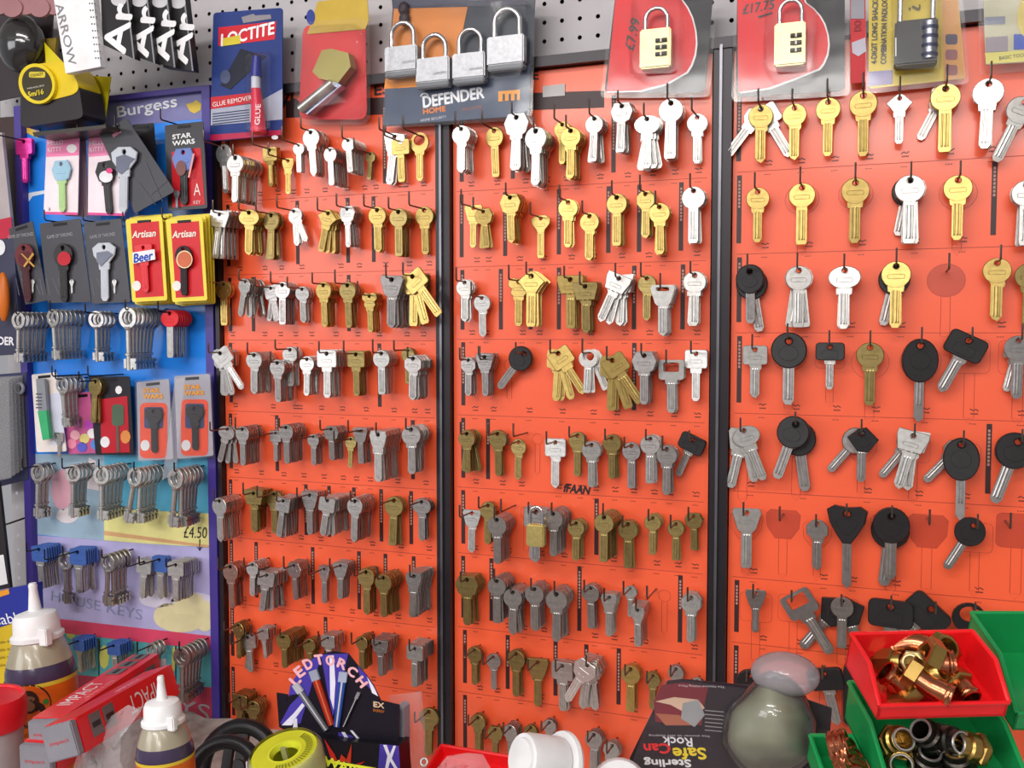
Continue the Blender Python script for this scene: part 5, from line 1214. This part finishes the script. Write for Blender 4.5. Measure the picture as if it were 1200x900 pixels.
# white cap
M = at(650, 893, .252, ('Z', -38), ('X', 72)); r = empty('white_plastic_cap', M.translation, 'white plastic screw cap lying on its side at bottom centre', 'cap'); WP = P('#e9e8ea', .3, coat=.2); q = SX(640, 880, .24)
MB().lathe([(q*26, .030), (q*27.5, .026), (q*27, -.002), (q*24, -.004)], M, 40).mk('drum', WP, r, smooth=True); MB().lathe([(q*26, -.004), (q*33, -.005), (q*34, -.008), (q*32, -.0105), (q*26, -.0105)], M, 40).mk('flange', WP, r, smooth=True); MB().lathe([(q*22, .030), (q*21, .0325), (q*4, .034)], M, 40, False).mk('dome', WP, r, smooth=True)
M = at(622, 925, .28, ('X', 78), ('Y', -10)); MB().lathe([(q*20, -.01), (q*22, 0), (q*20, .01)], M, 32).mk('white_disc', WP, smooth=True, label='low white plastic disc in front of the screw cap', cat='cap')
M = at(726, 925, .23, ('X', 65), ('Y', 15)); r = empty('round_white_cap', M.translation, 'white round lid peeping below the safe rock pack', 'cap'); MB().lathe([(q*32, -.006), (q*33, 0), (q*30, .004), (q*8, .006)], M, 36).mk('disc', WP, r, smooth=True)
# rock safe pack
dR = .165; r = empty('rock_safe_pack', PIX(850, 905, dR), 'upside-down black pack lettered Sterling SafeCan Rock with grey rock', 'blister pack')
MB().px([(782, 798), (800, 796), (905, 806), (975, 830), (968, 925), (735, 925), (738, 888)], dR, .0012).mk('backing_card', P('#2b2028', .3), r); c = dR+.0013
pr(r, [(775, 803), (800, 800), (830, 805), (826, 822), (822, 850), (768, 846), (766, 822)], c, '#7a2430', 'photo_print')
pr(r, [(768, 822), (790, 817), (818, 820), (826, 830), (808, 838), (786, 826)], c+.0004, '#d8b49c', 'photo_print'); pr(r, [(800, 824), (818, 820), (826, 838), (814, 852), (798, 842)], c+.0007, '#9a9a9c', 'photo_print'); pr(r, [(768, 836), (796, 838), (812, 850), (780, 850)], c+.0005, '#b0664e', 'photo_print')
for j in range(6): pr(r, [(826, 832+4.6*j), (848, 834+4.6*j), (848, 835+4.6*j), (826, 833+4.6*j)], c+.0002, '#9a9498', 'small_print')
text('The Natural Hiding Place', 822, 804, 54, 3, c+.0004, P('#d0c8cc'), r, rot=186); text('The answer to safe keeping', 796, 862, 72, 2.8, c+.0004, P('#d0c8cc'), r, rot=188)
text('Rock', 794, 869, 34, 10, c+.0004, P('#e9e6ea'), r, rot=186, bold=.3); text('Safe', 808, 883, 38, 13, c+.0004, P('#f0d22c'), r, rot=189, bold=.6); text('Can', 770, 877, 30, 11, c+.0004, P('#e8282c'), r, rot=189, bold=.6); text('Sterling', 782, 893, 54, 11, c+.0004, P('#f0eef0'), r, rot=189, bold=.5)
rc = PIX(903, 850, dR+.018); sx_, sz_ = SX(903, 850, dR+.03), SZ(903, 850, dR+.03)
def rockf(u):
    t = (u.z+1)/2; w = 1.0-.40*t**1.8; nn = 1+.03*math.sin(5*u.x+3*u.z)+.02*math.sin(9*u.z+4*u.y)
    return Vector((u.x*w*nn+.22*(t-.5), u.y*nn, u.z*nn-.08*(1-abs(u.x))*(u.z < 0)))
MB().sphere(rc, (sx_*54, .022, sz_*53), n=40, fn=rockf).mk('rock', mat('olive_rock', '#86866e', .42, var=.2, scale=25, bump=.3, coat=.25), r, smooth=True)
RB = film('rock_blister', haze=.05, rough=.08, gl=.5, bump=.25, bs=22)
MB().sphere(rc+Vector((0, .004, 0)), (sx_*63, .030, sz_*61), n=36, fn=rockf).mk('blister', RB, r, smooth=True)
MB().sphere(PIX(920, 790, dR+.012), (sx_*41, .020, sz_*25), n=30).mk('blister_top', film('rock_blister_top', '#d8cfd8', haze=.28, rough=.1, gl=.22, bump=.6, bs=40), r, smooth=True)
MB().px(rrq([(776, 794), (984, 822), (975, 930), (728, 930)], .06), dR+.003, .0006).mk('flange', CLR, r)
